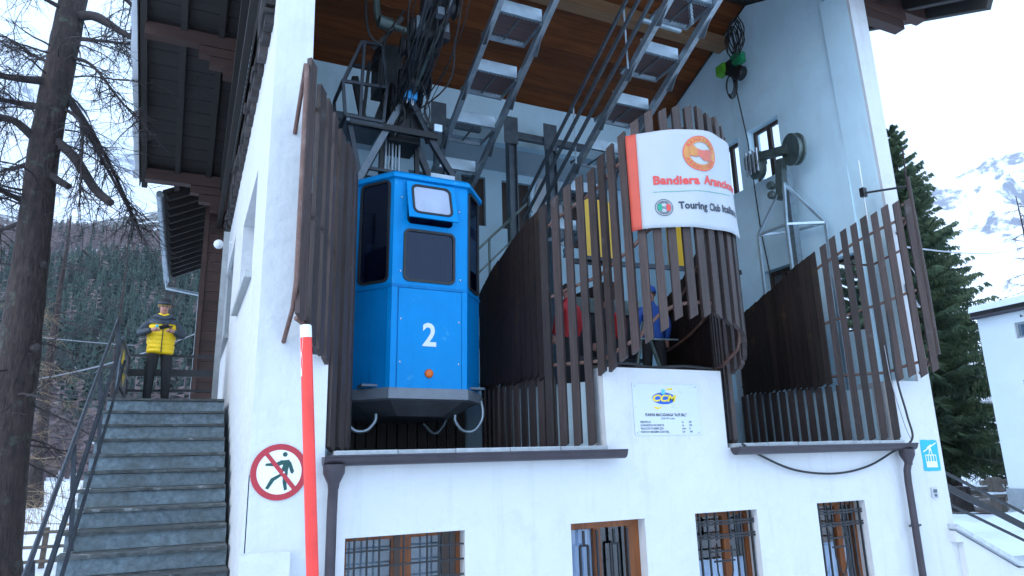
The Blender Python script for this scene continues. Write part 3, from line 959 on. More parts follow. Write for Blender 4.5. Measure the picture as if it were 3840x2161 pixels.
# landing guard: panel on the left, bars at the end
LG = empty('landing_guard', (-1.0, 5.6, SZ))
tag(LG, 'dark metal guard rail with three bars across the stair landing', 'railing')
for z, h_ in ((SZ + .93, .05), (SZ + .62, .13), (SZ + .30, .045)):
    MB().bar((-1.0, 6.5, z), (.43, 6.5, z + .02), .03, h_).build('bar', 'black_iron', LG)
for x in (-1.0,):
    MB().box(x - .025, x + .025, 6.475, 6.525, SZ - .1, SZ + .98).build('post', 'black_iron', LG)
PN = empty('sheet_guard', (-1.0, 5.6, SZ))
tag(PN, 'grey sheet panel with painted yellow reflection on landing side railing', 'panel')
MB().prism([(4.75, SZ + .02), (6.42, SZ + .02), (6.42, SZ + .93), (4.95, SZ + 1.02)], 'X', -1.02, -1.0).build('sheet', 'steel_grey', PN)
MB().prism([(5.0, SZ + .62), (5.7, SZ + .28), (6.1, SZ + .52), (5.3, SZ + .86)], 'X', -.997, -.994).build('yellow_reflection', 'print_yellow', PN)  # yellow reflection on the sheet, laid on as a thin coloured plate
for z in (SZ + .95, SZ + .55, SZ + .22):
    MB().tube((-.985, 4.85, z), (-.985, 6.45, z - .04), .02, 8).build('rail', 'steel_dark', PN)

# ---------------------------------------------------------------- right-hand steps: parapet and rails
P = empty('side_parapet', (11.2, 0, 1.8))
tag(P, 'white sloping parapet with grey coping beside the right pillar', 'wall')
MB().prism([(11.0, 1.72), (12.42, 1.06), (14.6, 1.0), (14.6, -.6), (11.153, -.6), (11.153, 1.55), (11.0, 1.55)], 'Y', -.10, .22).build('wall', 'plaster', P)
cp = [(10.98, 1.83), (12.42, 1.17), (14.6, 1.11), (14.6, 1.04), (12.41, 1.09), (10.98, 1.755)]
link('coping', bevelled(MB().prism(cp, 'Y', -.17, .30).mesh(), .01), 'ledge_stone', P)
R2 = empty('side_railing', (11.2, .06, 1.8))
tag(R2, 'black railing of three bars descending right of the station', 'railing')
for za, zb, hh in ((2.63, 1.40, .045), (2.40, 1.16, .11), (2.13, .93, .04)):
    MB().bar((11.13, .06, za), (14.3, .06, zb), .03, hh).build('rail', 'black_iron', R2)
MB().bar((13.6, .06, .9), (13.6, .06, 1.68), .04, .04, (0, 1, 0)).build('post', 'black_iron', R2)
# ---------------------------------------------------------------- slatted cabin guides
def lerp_tab(t, y):
    t = sorted(t)
    if y <= t[0][0]: return t[0][1]
    for (a, b), (c, d) in zip(t[:-1], t[1:]):
        if y <= c: return b + (d - b) * (y - a) / (c - a)
    return t[-1][1]
TOP = [(2.3, 5.5), (1.4, 5.92), (.8, 6.27), (.47, 6.48), (.15, 6.7), (-.2, 6.9), (-.5, 7.07), (-.7, 7.28), (-.9, 7.45), (-1, 7.5)]
BOT = [(0, 3.98), (-.15, 4.05), (-.4, 4.14), (-.55, 4.2), (-.7, 4.38), (-.85, 4.58), (-1, 4.64)]
NOSE = Path2([(4.05, 2.3), (4.05, 1.6), (4.2, .85), (4.45, .4), (4.75, 0), (4.88, -.4), (5.15, -.75), (5.75, -.95), (6.40, -.80), (6.72, -.45), (6.82, -.05),
              (7.05, .4), (7.3, .85), (7.45, 1.6), (7.45, 2.3)])
LEFT = Path2([(1.84, 1.6), (1.77, 1.0), (1.69, .55), (1.56, .25), (1.34, -.02), (1.15, -.33), (.93, -.57)])
RIGHT = Path2([(9.40, 2.5), (9.46, 1.6), (9.6, .85), (9.85, .4), (10.16, 0), (10.45, -.3), (10.68, -.47)])
SPLIT = .62
def slat(parent, p, tg, z0, z1, w_, t_, m, name='slat', cut=.0, lean=0.0):
    """one upright slat at plan point p, facing across tg; its top and bottom are cut on a slant"""
    s_ = tg * (w_ / 2)
    n_ = Vector((tg.y, -tg.x, 0)) * (t_ / 2)
    ln = tg * lean
    vs = []
    for z, c, k in ((z0, cut, 0), (z1, cut, 1)):
        for a, b in ((-1, -1), (1, -1), (1, 1), (-1, 1)):
            q = p + s_ * a + n_ * b + ln * k
            vs.append((q.x, q.y, z + c * a))
    return MB().add(vs, [(0, 3, 2, 1), (4, 5, 6, 7), (0, 1, 5, 4), (1, 2, 6, 5), (2, 3, 7, 6), (3, 0, 4, 7)]).build(name, m, parent)
def guide(name, label, path, side, origin, skip=None):
    G = empty(name, origin)
    tag(G, label, 'slatted screen', 'slatted timber guides of the cabin bays')
    d = .06
    rnd = random.Random(hash(label) % 1000 if False else len(label))
    step = .188 if path is LEFT else .172
    ds = []
    if path is NOSE:
        while d < path.L - .03:
            ds.append(d)
            d += .106 if path.at(d)[0].y > SPLIT else .182 + rnd.uniform(-.012, .012)
    else:                                     # set out from the free end inwards
        d = path.L - .03
        while d > .05:
            ds.append(d)
            d -= .106 if path.at(d)[0].y > SPLIT else step + rnd.uniform(-.008, .008)
    for d in ds:
        p, tg = path.at(d)
        y = p.y
        j = rnd.uniform(-.025, .03)
        if y > SPLIT:
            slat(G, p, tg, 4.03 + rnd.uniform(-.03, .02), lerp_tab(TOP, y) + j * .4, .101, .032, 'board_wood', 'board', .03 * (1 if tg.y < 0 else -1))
        else:
            z0 = 3.13 if y > -.02 else lerp_tab(BOT, y) + rnd.uniform(-.035, .03)
            if path is LEFT and y < -.45: z0 += .2
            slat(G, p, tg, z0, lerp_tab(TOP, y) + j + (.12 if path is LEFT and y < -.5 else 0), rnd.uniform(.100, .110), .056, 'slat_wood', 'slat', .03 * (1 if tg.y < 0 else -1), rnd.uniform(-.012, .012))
    d = .02                                   # lower row standing on the ledge
    while d < path.L:
        p, tg = path.at(d)
        if p.y > SPLIT - .05:
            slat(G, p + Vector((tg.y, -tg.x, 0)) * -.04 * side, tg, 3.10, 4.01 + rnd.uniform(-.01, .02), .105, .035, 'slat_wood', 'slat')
        d += .175
    # bent tubes that carry the slats
    def tube(fz, lo=-9, hi=9, r=.024):
        pts = []
        k = 0
        while k <= path.L:
            p, tg = path.at(k)
            if lo <= p.y <= hi:
                q = p + Vector((tg.y, -tg.x, 0)) * -.05 * side
                pts.append((q.x, q.y, fz(p.y)))
            k += .1
        if len(pts) > 2:
            MB().path(pts, r, 8).build('carrier_tube', 'brown_tube', G)
    tube(lambda y: lerp_tab(TOP, y) - .30)
    tube(lambda y: (lerp_tab(TOP, y) + max(lerp_tab(BOT, y), 4.0)) / 2 - .1)
    tube(lambda y: lerp_tab(BOT, y) + .2)
    return G
G1 = guide('slat_guide', 'dark brown slat screen at left of blue cabin against the pillar', LEFT, -1, (1.4, 0, 3.1))
G2 = guide('slat_guide', 'rounded dark brown slat screen in the middle carrying the white flag', NOSE, 1, (5.75, 0, 3.1))
G3 = guide('slat_guide', 'dark brown slat screen of the empty right bay by the right pillar', RIGHT, 1, (10.1, 0, 3.1))
# wall brackets of the outer guides
MB().path([(.87, 0.0, 6.62), (.875, -.40, 7.0), (.878, -.58, 7.17), (.882, -.62, 7.14), (.885, -.63, 6.95), (.885, -.63, 4.75), (.88, -.52, 4.5), (.87, 0, 4.24)], .024, 8).build('bracket', 'brown_tube', G1)
MB().path([(10.715, -.50, 7.42), (10.725, -.50, 6.4), (10.735, -.50, 5.4), (10.735, -.495, 4.42)], [.032, .034, .034, .032], 8).build('end_pole', 'slat_wood', G3)
MB().path([(10.6, -.42, 4.5), (10.75, -.47, 4.48), (10.86, -.3, 4.36), (10.93, 0, 4.18)], .024, 8).build('bracket', 'brown_tube', G3)
MB().path([(10.6, -.40, 6.95), (10.74, -.46, 6.92), (10.86, -.2, 6.7), (10.93, 0.0, 6.6)], .024, 8).build('bracket', 'brown_tube', G3)
MB().path([(10.55, -.4, 6.2), (10.3, .1, 6.0), (10.2, .5, 6.12), (10.75, .8, 6.0)], .02, 8).build('bracket', 'brown_tube', G3)
# rough black cord laid along the centre parapet
CB = MB().path(crom([(4.82, .04, 4.14), (5.2, .03, 4.16), (5.6, .05, 4.125), (6.1, .02, 4.15), (6.6, .04, 4.13)], 6), .02, 7).build('cable', 'cable_black', None)
tag(CB, 'black cable lying along the top of the centre parapet', 'cable')
SH_ = MB().box(4.80, 6.70, .31, .42, 3.9, 4.16).build('timber_sill', 'dark_frame', None)
tag(SH_, 'dark timber sill behind the centre parapet edge', 'sill')

# ---------------------------------------------------------------- flag wrapped round the middle guide
FL = empty('promotional_flag', (5.75, -1.0, 5.75))
tag(FL, 'white flag with red stripe and tourism lettering wrapped round the slats', 'flag')
F0 = 3.127
def fl(u, v, off=.0):
    """u metres along the flag, v height above its lower edge -> world"""
    p, tg = NOSE.at(F0 + u)
    n_ = Vector((tg.y, -tg.x, 0))            # pointing to the bays
    if n_.dot(Vector((0, -1, 0))) < 0 and abs(tg.x) > .3: n_ = -n_
    bul = .07 + .015 * sin(u * 5 + v * 3) + .01 * sin(u * 11 - v * 4)
    q = p + n_ * (bul + off)
    z = 5.735 + v * (1.305 + .05 * min(u, 1.2)) + .035 * min(u, 1.4)
    return (q.x, q.y, z)
def flag_sheet(u0, u1, name, m, nu=44, nv=20):
    vs = [fl(u0 + (u1 - u0) * i / nu, j / nv) for i in range(nu + 1) for j in range(nv + 1)]
    fs = [(i * (nv + 1) + j, (i + 1) * (nv + 1) + j, (i + 1) * (nv + 1) + j + 1, i * (nv + 1) + j + 1) for i in range(nu) for j in range(nv)]
    o = MB().add(vs, fs, True).build(name, m, FL, fix=False)
    md = o.modifiers.new('t', 'SOLIDIFY'); md.thickness = .003
    return o
flag_sheet(0, .125, 'stripe', 'flag_red', 4)
flag_sheet(.125, 1.72, 'cloth', 'flag_cloth')
def on_flag(me, u, v, m, name, off=.006):
    """wrap a flat XY mesh (metres) on the flag with its origin at (u, v metres above the lower edge)"""
    bm = bmesh.new(); bm.from_mesh(me)
    bmesh.ops.triangulate(bm, faces=bm.faces)
    for _ in range(3):
        lg = [e_ for e_ in bm.edges if e_.calc_length() > .05]
        if not lg: break
        bmesh.ops.subdivide_edges(bm, edges=lg, cuts=1)
        bmesh.ops.triangulate(bm, faces=bm.faces)
    bm.to_mesh(me); bm.free()
    for vt in me.vertices:
        vt.co = fl(u + vt.co.x, (v + vt.co.y) / 1.33, off + vt.co.z)
    return link(name, me, m, FL)
LU, LV, LR = .93, 1.0, .235
on_flag(fill2d([circ(0, 0, LR), circ(0, 0, LR * .66)], .001), LU, LV, 'print_orange', 'badge_ring')
on_flag(fill2d([circ(0, 0, LR + .008), circ(0, 0, LR - .004)], .001), LU, LV, 'print_red', 'badge_edge', .007)
wav = [(-.17, .10), (-.10, .115), (-.05, .06), (.02, .04), (.10, .055), (.20, .04), (.13, -.03), (.20, -.11), (.10, -.10), (.03, -.10), (-.03, -.045), (-.10, -.05), (-.155, -.03), (-.15, .03)]
on_flag(fill2d([wav], .001), LU, LV, 'print_salmon', 'badge_flag', .008)
on_flag(fill2d([[(-.165, .09), (-.10, .105), (-.06, .07), (-.05, -.04), (-.10, -.04), (-.148, -.025)]], .001), LU, LV, 'print_orange', 'badge_flag', .010)
def arc_text(s, r, a0, a1, size, flip=False):
    for k, ch in enumerate(s):
        a = radians(a0 + (a1 - a0) * k / max(len(s) - 1, 1))
        me = text2d(ch, size, .0012, 'CENTER', .0005)
        rot = a - pi / 2 if not flip else a + pi / 2
        me.transform(Matrix.Translation((r * cos(a), r * sin(a), 0)) @ Matrix.Rotation(rot, 4, 'Z') @ Matrix.Translation((0, -size * .35, 0)))
        on_flag(me, LU, LV, 'print_red', 'badge_letter', .009)
arc_text('BANDIERA', LR * .83, 145, 25, .062)
arc_text('ARANCIONE', LR * .83, 205, 330, .062, True)
def slab(s, size, x0, v, m, name, bold=.006, sx=1.0):
    me = text2d(s, size, bold, 'LEFT', .0005, 1.0, 0, 1.04)
    w0 = max(v_.co.x for v_ in me.vertices)
    for v_ in me.vertices: v_.co.x *= sx / w0
    return on_flag(me, x0, v, m, name, .007)
slab('Bandiera', .160, .275, .580, 'print_red', 'lettering', .0062, .60)
slab('Arancione', .160, .945, .590, 'print_red', 'lettering', .0062, .66)
on_flag(fill2d([[(0, 0), (1.15, .03), (1.15, .036), (0, .006)]], .0005), .27, .47, 'print_green', 'rule', .006)
slab('Touring', .135, .575, .245, 'print_dark', 'lettering', .0042, .395)
slab('Club', .135, 1.01, .248, 'print_dark', 'lettering', .0042, .18)
slab('Italiano', .135, 1.22, .250, 'print_dark', 'lettering', .0042, .36)
EU, EV = .388, .262
on_flag(fill2d([circ(0, 0, .112), circ(0, 0, .104)], .0005), EU, EV, 'print_dark', 'emblem_ring', .007)
on_flag(fill2d([circ(0, 0, .088), circ(0, 0, .083)], .0005), EU, EV, 'print_dark', 'emblem_ring', .007)
for k in range(28):
    a = 2 * pi * k / 28
    if abs(cos(a)) < .75:
        r0, r1 = .058, .083
        me = fill2d([[(r0 * cos(a - .05), r0 * sin(a - .05)), (r1 * cos(a - .05), r1 * sin(a - .05)), (r1 * cos(a + .05), r1 * sin(a + .05)), (r0 * cos(a + .05), r0 * sin(a + .05))]], .0005)
        on_flag(me, EU, EV, 'print_dark', 'emblem_ray', .007)
on_flag(fill2d([[(-.075, -.04), (-.03, -.04), (-.03, .045), (-.075, .045)]], .0005), EU, EV, 'print_green', 'emblem_field', .0075)
on_flag(fill2d([[(.03, -.045), (.078, -.045), (.078, .04), (.03, .045)]], .0005), EU, EV, 'print_red', 'emblem_field', .0075)
on_flag(text2d('TCI', .04, .001, 'CENTER', .0005, .9), EU, EV - .015, 'print_dark', 'emblem_letters', .008)
# ---------------------------------------------------------------- blue cabin number 2
CB0 = Vector((2.858, 2.45, 3.91))
K = empty('cable_car_cabin', CB0, (0, .011, 0))
tag(K, 'blue cable car cabin with number 2 hanging in the left bay', 'cable car')
HW, HF, YF_, YS = .92, .532, 1.25, .74
OUT = [(-HF, -YF_), (HF, -YF_), (HW, -YS), (HW, YS), (HF, YF_), (-HF, YF_), (-HW, YS), (-HW, -YS)]
BELT, TOPZ = 1.35, 2.93
def face_frame(i, z=0, off=0):
    a, b = Vector((*OUT[i], 0)), Vector((*OUT[(i + 1) % 8], 0))
    x = (b - a).normalized()
    n_ = x.cross(Vector((0, 0, 1)))
    o = a + Vector((0, 0, z)) + n_ * off
    return frame(o, x, (0, 0, 1)), (b - a).length
def plate(i, loops, th_, m, name, off=0.0, parent=None):
    F, L_ = face_frame(i, 0, off)
    return link(name, placed(fill2d(loops, th_), F), m, parent or K, local=True)
def rect(a, b, c, d):
    return [(a, c), (b, c), (b, d), (a, d)]
def pane_set(i, hole, r=.07):
    x0, x1, z0, z1 = hole
    o = plate(i, [rrect(x0 - .02, x1 + .02, z0 - .02, z1 + .02, r + .015), rrect(x0 + .014, x1 - .014, z0 + .014, z1 - .014, r * .8)], .034, 'rubber', 'window_seal', .006)
    plate(i, [rrect(x0 + .005, x1 - .005, z0 + .005, z1 - .005, r * .9)], .006, 'cabin_glass', 'window_pane', .0)
for i in range(8):
    F, L_ = face_frame(i)
    holes = []
    if i == 0:
        holes = [(.165, .865, 1.44, 2.14), (.19, .85, 2.24, 2.80)]
    elif i in (1, 7, 3, 5):
        holes = [(.085, L_ - .075, 1.42, 2.84)]
    elif i == 4:
        holes = [(.17, .88, 1.44, 2.7)]
    else:
        holes = [(.10, .70, 1.42, 2.8), (.80, 1.40, 1.42, 2.8)]
    lowm = 'cabin_blue'
    plate(i, [rect(.0, L_, 0, BELT)], .02, lowm, 'lower_panel', -.01)
    plate(i, [rect(0, L_, BELT + .002, TOPZ)] + [rrect(*h, .07) for h in holes], .02, 'cabin_light', 'upper_panel', -.01)
    plate(i, [rect(.0, L_, BELT - .02, BELT + .02)], .016, 'cabin_blue', 'belt_rail', .006)
    for h in holes[: 1 if i == 0 else 2]:
        pane_set(i, h)
# edge strips, front service panel, rivets
for i in (0, 1, 7):
    F, L_ = face_frame(i)
    if i == 0:
        for a, b in ((.0, .075), (L_ - .075, L_)):
            plate(0, [rect(a, b, .0, BELT - .02)], .008, 'cabin_light', 'edge_strip', .006)
        plate(0, [rect(.095, L_ - .085, -.025, BELT - .03)], .012, 'cabin_light', 'front_panel', .008)  # paler than the chamfers: stronger light on the front put into the blue
    else:
        plate(i, [rect(L_ - .06 if i == 7 else 0, L_ if i == 7 else .06, 0, BELT - .02)], .006, 'cabin_light' if i == 7 else 'cabin_blue', 'edge_strip', .004)
F0_, L0 = face_frame(0, 0, .016)
for u, v in ((.13, .33), (L0 - .12, .33), (.11, 1.55), (L0 - .1, 1.5), (.11, 2.6), (L0 - .12, 2.5), (.13, .9), (L0 - .12, .9)):
    link('rivet', placed(MB().lathe((0, 0, 0), (0, 0, 1), [(0, .014), (.006, .012), (.01, .004)], 10).mesh(), F0_ @ Matrix.Translation((u, v, 0))), 'chrome', K, True)
F2, _ = face_frame(0, 0, .018)
link('number', placed(text2d('2', .43, .010, 'CENTER', .003, .92), F2 @ Matrix.Translation((.525, .56, 0))), 'white_paint', K, True)
lamp = MB().lathe((0, 0, 0), (0, 0, 1), [(0, .060), (.015, .058), (.03, .045), (.038, .02), (.04, 0)], 20)
link('marker_lamp', placed(lamp.mesh(), F2 @ Matrix.Translation((.525, .19, 0))), 'lamp_orange', K, True)
# tilted-open upper front window
hg = F0_ @ Matrix.Translation((.50, 2.84, .015)) @ Matrix.Rotation(radians(-17), 4, 'X')
link('flap', placed(fill2d([rect(-.345, .355, -.60, 0), rrect(-.265, .275, -.52, -.06, .08)], .02), hg), 'cabin_light', K, True)
fl_ = K.children[-1]
link('window_seal', placed(fill2d([rrect(-.282, .292, -.537, -.043, .09), rrect(-.252, .262, -.507, -.073, .07)], .03), hg @ Matrix.Translation((0, 0, .006))), 'rubber', K, True)
link('window_pane', placed(fill2d([rrect(-.265, .275, -.52, -.06, .08)], .005), hg), 'flap_pane', K, True)
# roof, floor tray, underside
def scaled(f, z):
    return [(x * f, y * f, z) for x, y in OUT]
rf = MB()
rings = [scaled(1.0, TOPZ - .06), scaled(1.045, TOPZ - .05), scaled(1.045, TOPZ + .0), scaled(1.0, TOPZ + .05), scaled(.8, TOPZ + .10), scaled(.05, TOPZ + .11)]
vs = [p for r_ in rings for p in r_]
fs = [(a * 8 + k, a * 8 + (k + 1) % 8, (a + 1) * 8 + (k + 1) % 8, (a + 1) * 8 + k) for a in range(len(rings) - 1) for k in range(8)]
rf.add(vs, fs).build('roof', 'cabin_light', K, True)
MB().box(.05, .42, -1.05, -.4, TOPZ + .08, TOPZ + .20).build('roof_box', 'galvanised', K, True)
bs = MB()
rings = [scaled(1.01, .0), scaled(1.02, -.02), scaled(1.02, -.14), scaled(.96, -.16)]
vs = [p for r_ in rings for p in r_]
fs = [(a * 8 + k, a * 8 + (k + 1) % 8, (a + 1) * 8 + (k + 1) % 8, (a + 1) * 8 + k) for a in range(len(rings) - 1) for k in range(8)] + [tuple(range(8))]
bs.add(vs, fs).build('floor_rim', 'cabin_grey', K, True)
us = MB()
rings = [scaled(.99, -.13), [(x * .60, y * .72, -.34) for x, y in OUT], [(x * .02, y * .02, -.35) for x, y in OUT]]
vs = [p for r_ in rings for p in r_]
fs = [(a * 8 + k, a * 8 + (k + 1) % 8, (a + 1) * 8 + (k + 1) % 8, (a + 1) * 8 + k) for a in range(2) for k in range(8)]
us.add(vs, fs).build('underside', 'cabin_under', K, True)
for sx in (-1, 1):
    MB().path(crom([(sx * .93, -.72, -.03), (sx * .98, -.72, -.22), (sx * .96, -.72, -.38), (sx * .84, -.72, -.52), (sx * .68, -.72, -.52), (sx * .57, -.72, -.40), (sx * .56, -.72, -.30)], 6), .026, 10).build('skid_loop', 'galvanised', K, True)
    MB().path(crom([(sx * .93, .8, -.1), (sx * .96, .8, -.3), (sx * .78, .8, -.5), (sx * .58, .8, -.34)], 6), .026, 10).build('skid_loop', 'galvanised', K, True)
    MB().tube((sx * .50, -1.16, -.06), (sx * .97, -.72, -.08), .02, 10).build('bumper_bar', 'galvanised', K, True)
    MB().lathe((sx * .47, -1.20, -.06), (sx * .2, -1, 0), [(-.04, .03), (.03, .034), (.05, .02), (.052, 0)], 12).build('bumper_cap', 'white_paint', K, True)
MB().box(-.96, -.93, -.66, -.60, -.05, .25).build('door_latch', 'galvanised_bright', K, True)
MB().box(-.96, -.93, -.66, -.60, 1.55, 1.82).build('door_latch', 'galvanised_bright', K, True)
# inside: floor, bench, grab rail
MB().box(-.85, .85, -1.1, 1.1, .02, .05).build('floor', 'cabin_inner', K, True)
MB().box(-.84, -.55, -.6, .8, .05, .95).build('bench', 'cabin_inner', K, True)
MB().tube((-.8, -.62, 1.62), (.8, -.62, 1.62), .016).build('grab_rail', 'galvanised', K, True)
MB().tube((.1, .2, .05), (.1, .2, 2.9), .02).build('grab_pole', 'galvanised', K, True)

# hanger and running gear, given in world metres then carried by the cabin
def kpart(mb, name, m):
    me = mb.mesh(name)
    me.transform(Matrix.Translation(-CB0))
    return link(name, me, m, K, True)
kpart(MB().bar((1.98, 2.2, 6.98), (2.72, 2.2, 8.62), .10, .10, (0, 1, 0)), 'hanger_leg', 'steel_grey')
kpart(MB().bar((3.82, 2.2, 6.98), (3.22, 2.2, 7.86), .09, .09, (0, 1, 0)).bar((3.22, 2.2, 7.86), (2.80, 2.2, 8.60), .09, .09, (0, 1, 0)), 'hanger_leg', 'steel_dark')
kpart(MB().bar((2.05, 3.0, 6.98), (2.72, 2.7, 8.62), .10, .10, (0, 1, 0)), 'hanger_leg', 'steel_dark')
kpart(MB().bar((3.72, 3.0, 6.98), (2.82, 2.7, 8.62), .10, .10, (0, 1, 0)), 'hanger_leg', 'steel_dark')
kpart(MB().bar((1.85, 2.14, 8.0), (3.25, 2.14, 8.0), .08, .10), 'cross_bar', 'machine_black')
kpart(MB().bar((1.86, 2.2, 8.02), (2.04, 2.2, 7.2), .07, .07, (0, 1, 0)), 'strut', 'steel_dark')
# mast of two cheeks following the rope slope
D_ = Vector((0, -1, .5)).normalized()
def al(t, x, dz=0):
    return Vector((x, 2.9, 8.35 + dz)) + D_ * t
for x in (2.62, 2.94):
    kpart(MB().bar(al(-.4, x), al(4.4, x), .035, .30), 'mast_cheek', 'steel_dark')
kpart(MB().bar(al(-.2, 2.78), al(3.6, 2.78), .20, .16), 'mast_core', 'machine_black')
kpart(MB().box(2.52, 3.02, 2.3, 2.9, 7.9, 8.9), 'mast_foot', 'machine_black')
rg = random.Random(3)
for k in range(9):
    c = al(.2 + k * .42, 2.78 + rg.uniform(-.05, .05))
    kpart(MB().lathe(c + Vector((-.26, 0, rg.uniform(-.05, .15))), (1, 0, 0), [(0, 0), (0, .15), (.03, .17), (.06, .13), (.46, .13), (.49, .17), (.52, .15), (.52, 0)], 14), 'roller', 'machine_black')
for k in range(8):
    c = al(.1 + k * .33, 2.55 + rg.uniform(0, .5), rg.uniform(-.25, -.1))
    kpart(MB().box(c.x - .05, c.x + .05, c.y - .06, c.y + .06, c.z - .05, c.z + .07), 'fitting', rg.choice(['machine_black', 'steel_dark', 'steel_grey']))
for k in range(6):
    a = al(rg.uniform(0, 1), 2.55 + .1 * k, -.1); b = al(rg.uniform(2, 3), 2.6 + .08 * k, -.15)
    mid = (a + b) / 2 + Vector((rg.uniform(-.15, .15), 0, -.18))
    kpart(MB().path(crom([a, mid, b], 6), .012, 6), 'hose', 'rubber')
kpart(MB().path(crom([(2.62, 2.1, 9.5), (2.50, 2.1, 9.0), (2.6, 2.1, 8.6), (2.7, 2.1, 8.2), (2.55, 2.15, 7.9)], 6), .016, 6), 'hose', 'rubber')
kpart(MB().path(crom([(2.95, 2.1, 9.3), (3.1, 2.1, 8.8), (3.02, 2.1, 8.4), (3.15, 2.1, 8.1)], 6), .02, 6), 'hose', 'rubber')
kpart(MB().tube(al(.9, 2.80, -.16), al(2.2, 2.88, -.20), .035), 'damper', 'pulley_green')
kpart(MB().tube(al(2.2, 2.88, -.20), al(2.9, 2.92, -.2), .016), 'damper_rod', 'chrome')
for x in (2.62, 2.98):
    kpart(MB().box(x - .07, x + .07, 1.05, 1.15, 9.12, 9.32), 'bolt_plate', 'galvanised')
kpart(MB().box(2.66, 2.87, 2.02, 2.14, 8.52, 8.70), 'junction_box', 'box_blue')
kpart(MB().box(2.68, 2.72, 2.04, 2.1, 8.44, 8.53).box(2.78, 2.82, 2.04, 2.1, 8.42, 8.53), 'cable_gland', 'chrome')
kpart(MB().box(3.17, 3.30, 2.05, 2.12, 8.06, 8.18), 'work_lamp', 'galvanised_bright')
for k in range(5):
    x = 2.50 + .055 * k
    kpart(MB().tube((x, 2.45, 7.0), (x, 2.45, 8.2), .012 if k % 2 else .02), 'guide_rod', 'galvanised')
kpart(MB().bar((2.2, 2.4, 7.4), (3.0, 2.4, 7.4), .05, .05), 'cross_bar', 'steel_dark')
# work cage at the left of the mast
cg = [((1.78, 2.1, 8.06), (2.36, 2.1, 8.06)), ((1.78, 2.1, 8.06), (1.72, 2.1, 8.62)), ((1.72, 2.1, 8.62), (1.98, 2.1, 9.36)), ((1.98, 2.1, 9.36), (2.30, 2.1, 9.38)), ((2.30, 2.1, 9.38), (2.40, 2.1, 8.66)),
      ((2.40, 2.1, 8.66), (2.36, 2.1, 8.06)), ((1.72, 2.1, 8.62), (2.40, 2.1, 8.66)), ((2.02, 2.1, 9.36), (2.0, 2.1, 8.06)), ((1.98, 2.8, 9.36), (2.30, 2.8, 9.38)), ((1.78, 2.8, 8.06), (2.36, 2.8, 8.06)),
      ((1.72, 2.8, 8.62), (1.98, 2.8, 9.36)), ((1.78, 2.8, 8.06), (1.72, 2.8, 8.62)), ((1.98, 2.1, 9.36), (1.98, 2.8, 9.36)), ((2.3, 2.1, 9.38), (2.3, 2.8, 9.38)), ((1.72, 2.1, 8.62), (1.72, 2.8, 8.62)), ((1.78, 2.1, 8.06), (1.78, 2.8, 8.06))]
for a, b in cg:
    kpart(MB().bar(a, b, .045, .045, (0, 1, .01)), 'cage_bar', 'steel_dark')
kpart(MB().box(1.8, 2.36, 2.1, 2.8, 7.98, 8.035), 'cage_floor', 'steel_grey')
kpart(MB().box(1.62, 2.2, 3.1, 3.14, 7.0, 7.55), 'tread_plate', 'galvanised_bright')
# upper link arm
kpart(MB().path(crom([(2.15, 2.1, 10.6), (2.2, 2.1, 10.0), (2.25, 2.1, 9.75)], 6), .06, 8), 'link_arm', 'pulley_green')
kpart(MB().lathe((2.2, 1.95, 9.7), (1, .1, -.05), [(0, 0), (0, .10), (.2, .11), (.24, .06), (.6, .05), (.6, 0)], 12), 'link_pin', 'pulley_green')
kpart(MB().path(crom([(2.02, 2.0, 10.6), (2.0, 2.0, 9.9), (2.08, 2.0, 9.45), (2.3, 2.0, 9.3)], 6), .022, 7), 'hose', 'rubber')

for k in range(16):                               # tangle of thin cables round the mast
    a = al(rg.uniform(-.3, .8), rg.uniform(2.3, 3.2), rg.uniform(-.5, .1)); b = al(rg.uniform(1.2, 3.4), rg.uniform(2.3, 3.2), rg.uniform(-.3, .3))
    m1 = a.lerp(b, .35) + Vector((rg.uniform(-.2, .2), rg.uniform(-.2, .1), -rg.uniform(.05, .35)))
    m2 = a.lerp(b, .7) + Vector((rg.uniform(-.2, .2), rg.uniform(-.2, .1), -rg.uniform(.0, .25)))
    kpart(MB().path(crom([a, m1, m2, b], 5), rg.choice([.007, .01, .014]), 5), 'cable', rg.choice(['rubber', 'machine_black', 'steel_dark']))
for (a, b, w_) in (((2.3, 2.6, 8.1), (2.75, 2.6, 9.6), .09), ((3.25, 2.6, 8.1), (2.85, 2.6, 9.3), .07), ((2.2, 2.3, 9.4), (2.6, 2.0, 9.9), .06), ((2.45, 2.5, 7.1), (2.45, 2.5, 8.3), .08),
                  ((3.05, 2.5, 7.0), (3.0, 2.5, 8.3), .07), ((2.1, 3.0, 7.5), (3.6, 3.0, 7.5), .06), ((2.05, 2.9, 9.2), (2.3, 2.9, 8.1), .10), ((2.12, 2.5, 8.1), (2.2, 2.5, 9.3), .05)):
    kpart(MB().bar(a, b, w_, w_, (0, 1, .01)), 'mast_brace', 'machine_black')
kpart(MB().box(2.35, 2.75, 2.5, 3.0, 8.9, 9.7), 'gear_case', 'machine_black')
kpart(MB().box(2.62, 2.98, 2.35, 2.5, 8.75, 9.05), 'valve_block', 'steel_dark')

# ropes of both tracks
for xb, lab in ((2.86, 'steel rope running up over the blue cabin'), (8.5, 'steel rope running up through the empty right bay')):
    a = Vector((xb, 5.9, 8.9)) - D_ * .2
    if xb < 5:
        o = MB().tube(al(-3, xb, .35), al(12, xb, .35), .022, 8).build('track_rope', 'steel_dark', None)
        tag(o, lab, 'rope', 'track ropes')
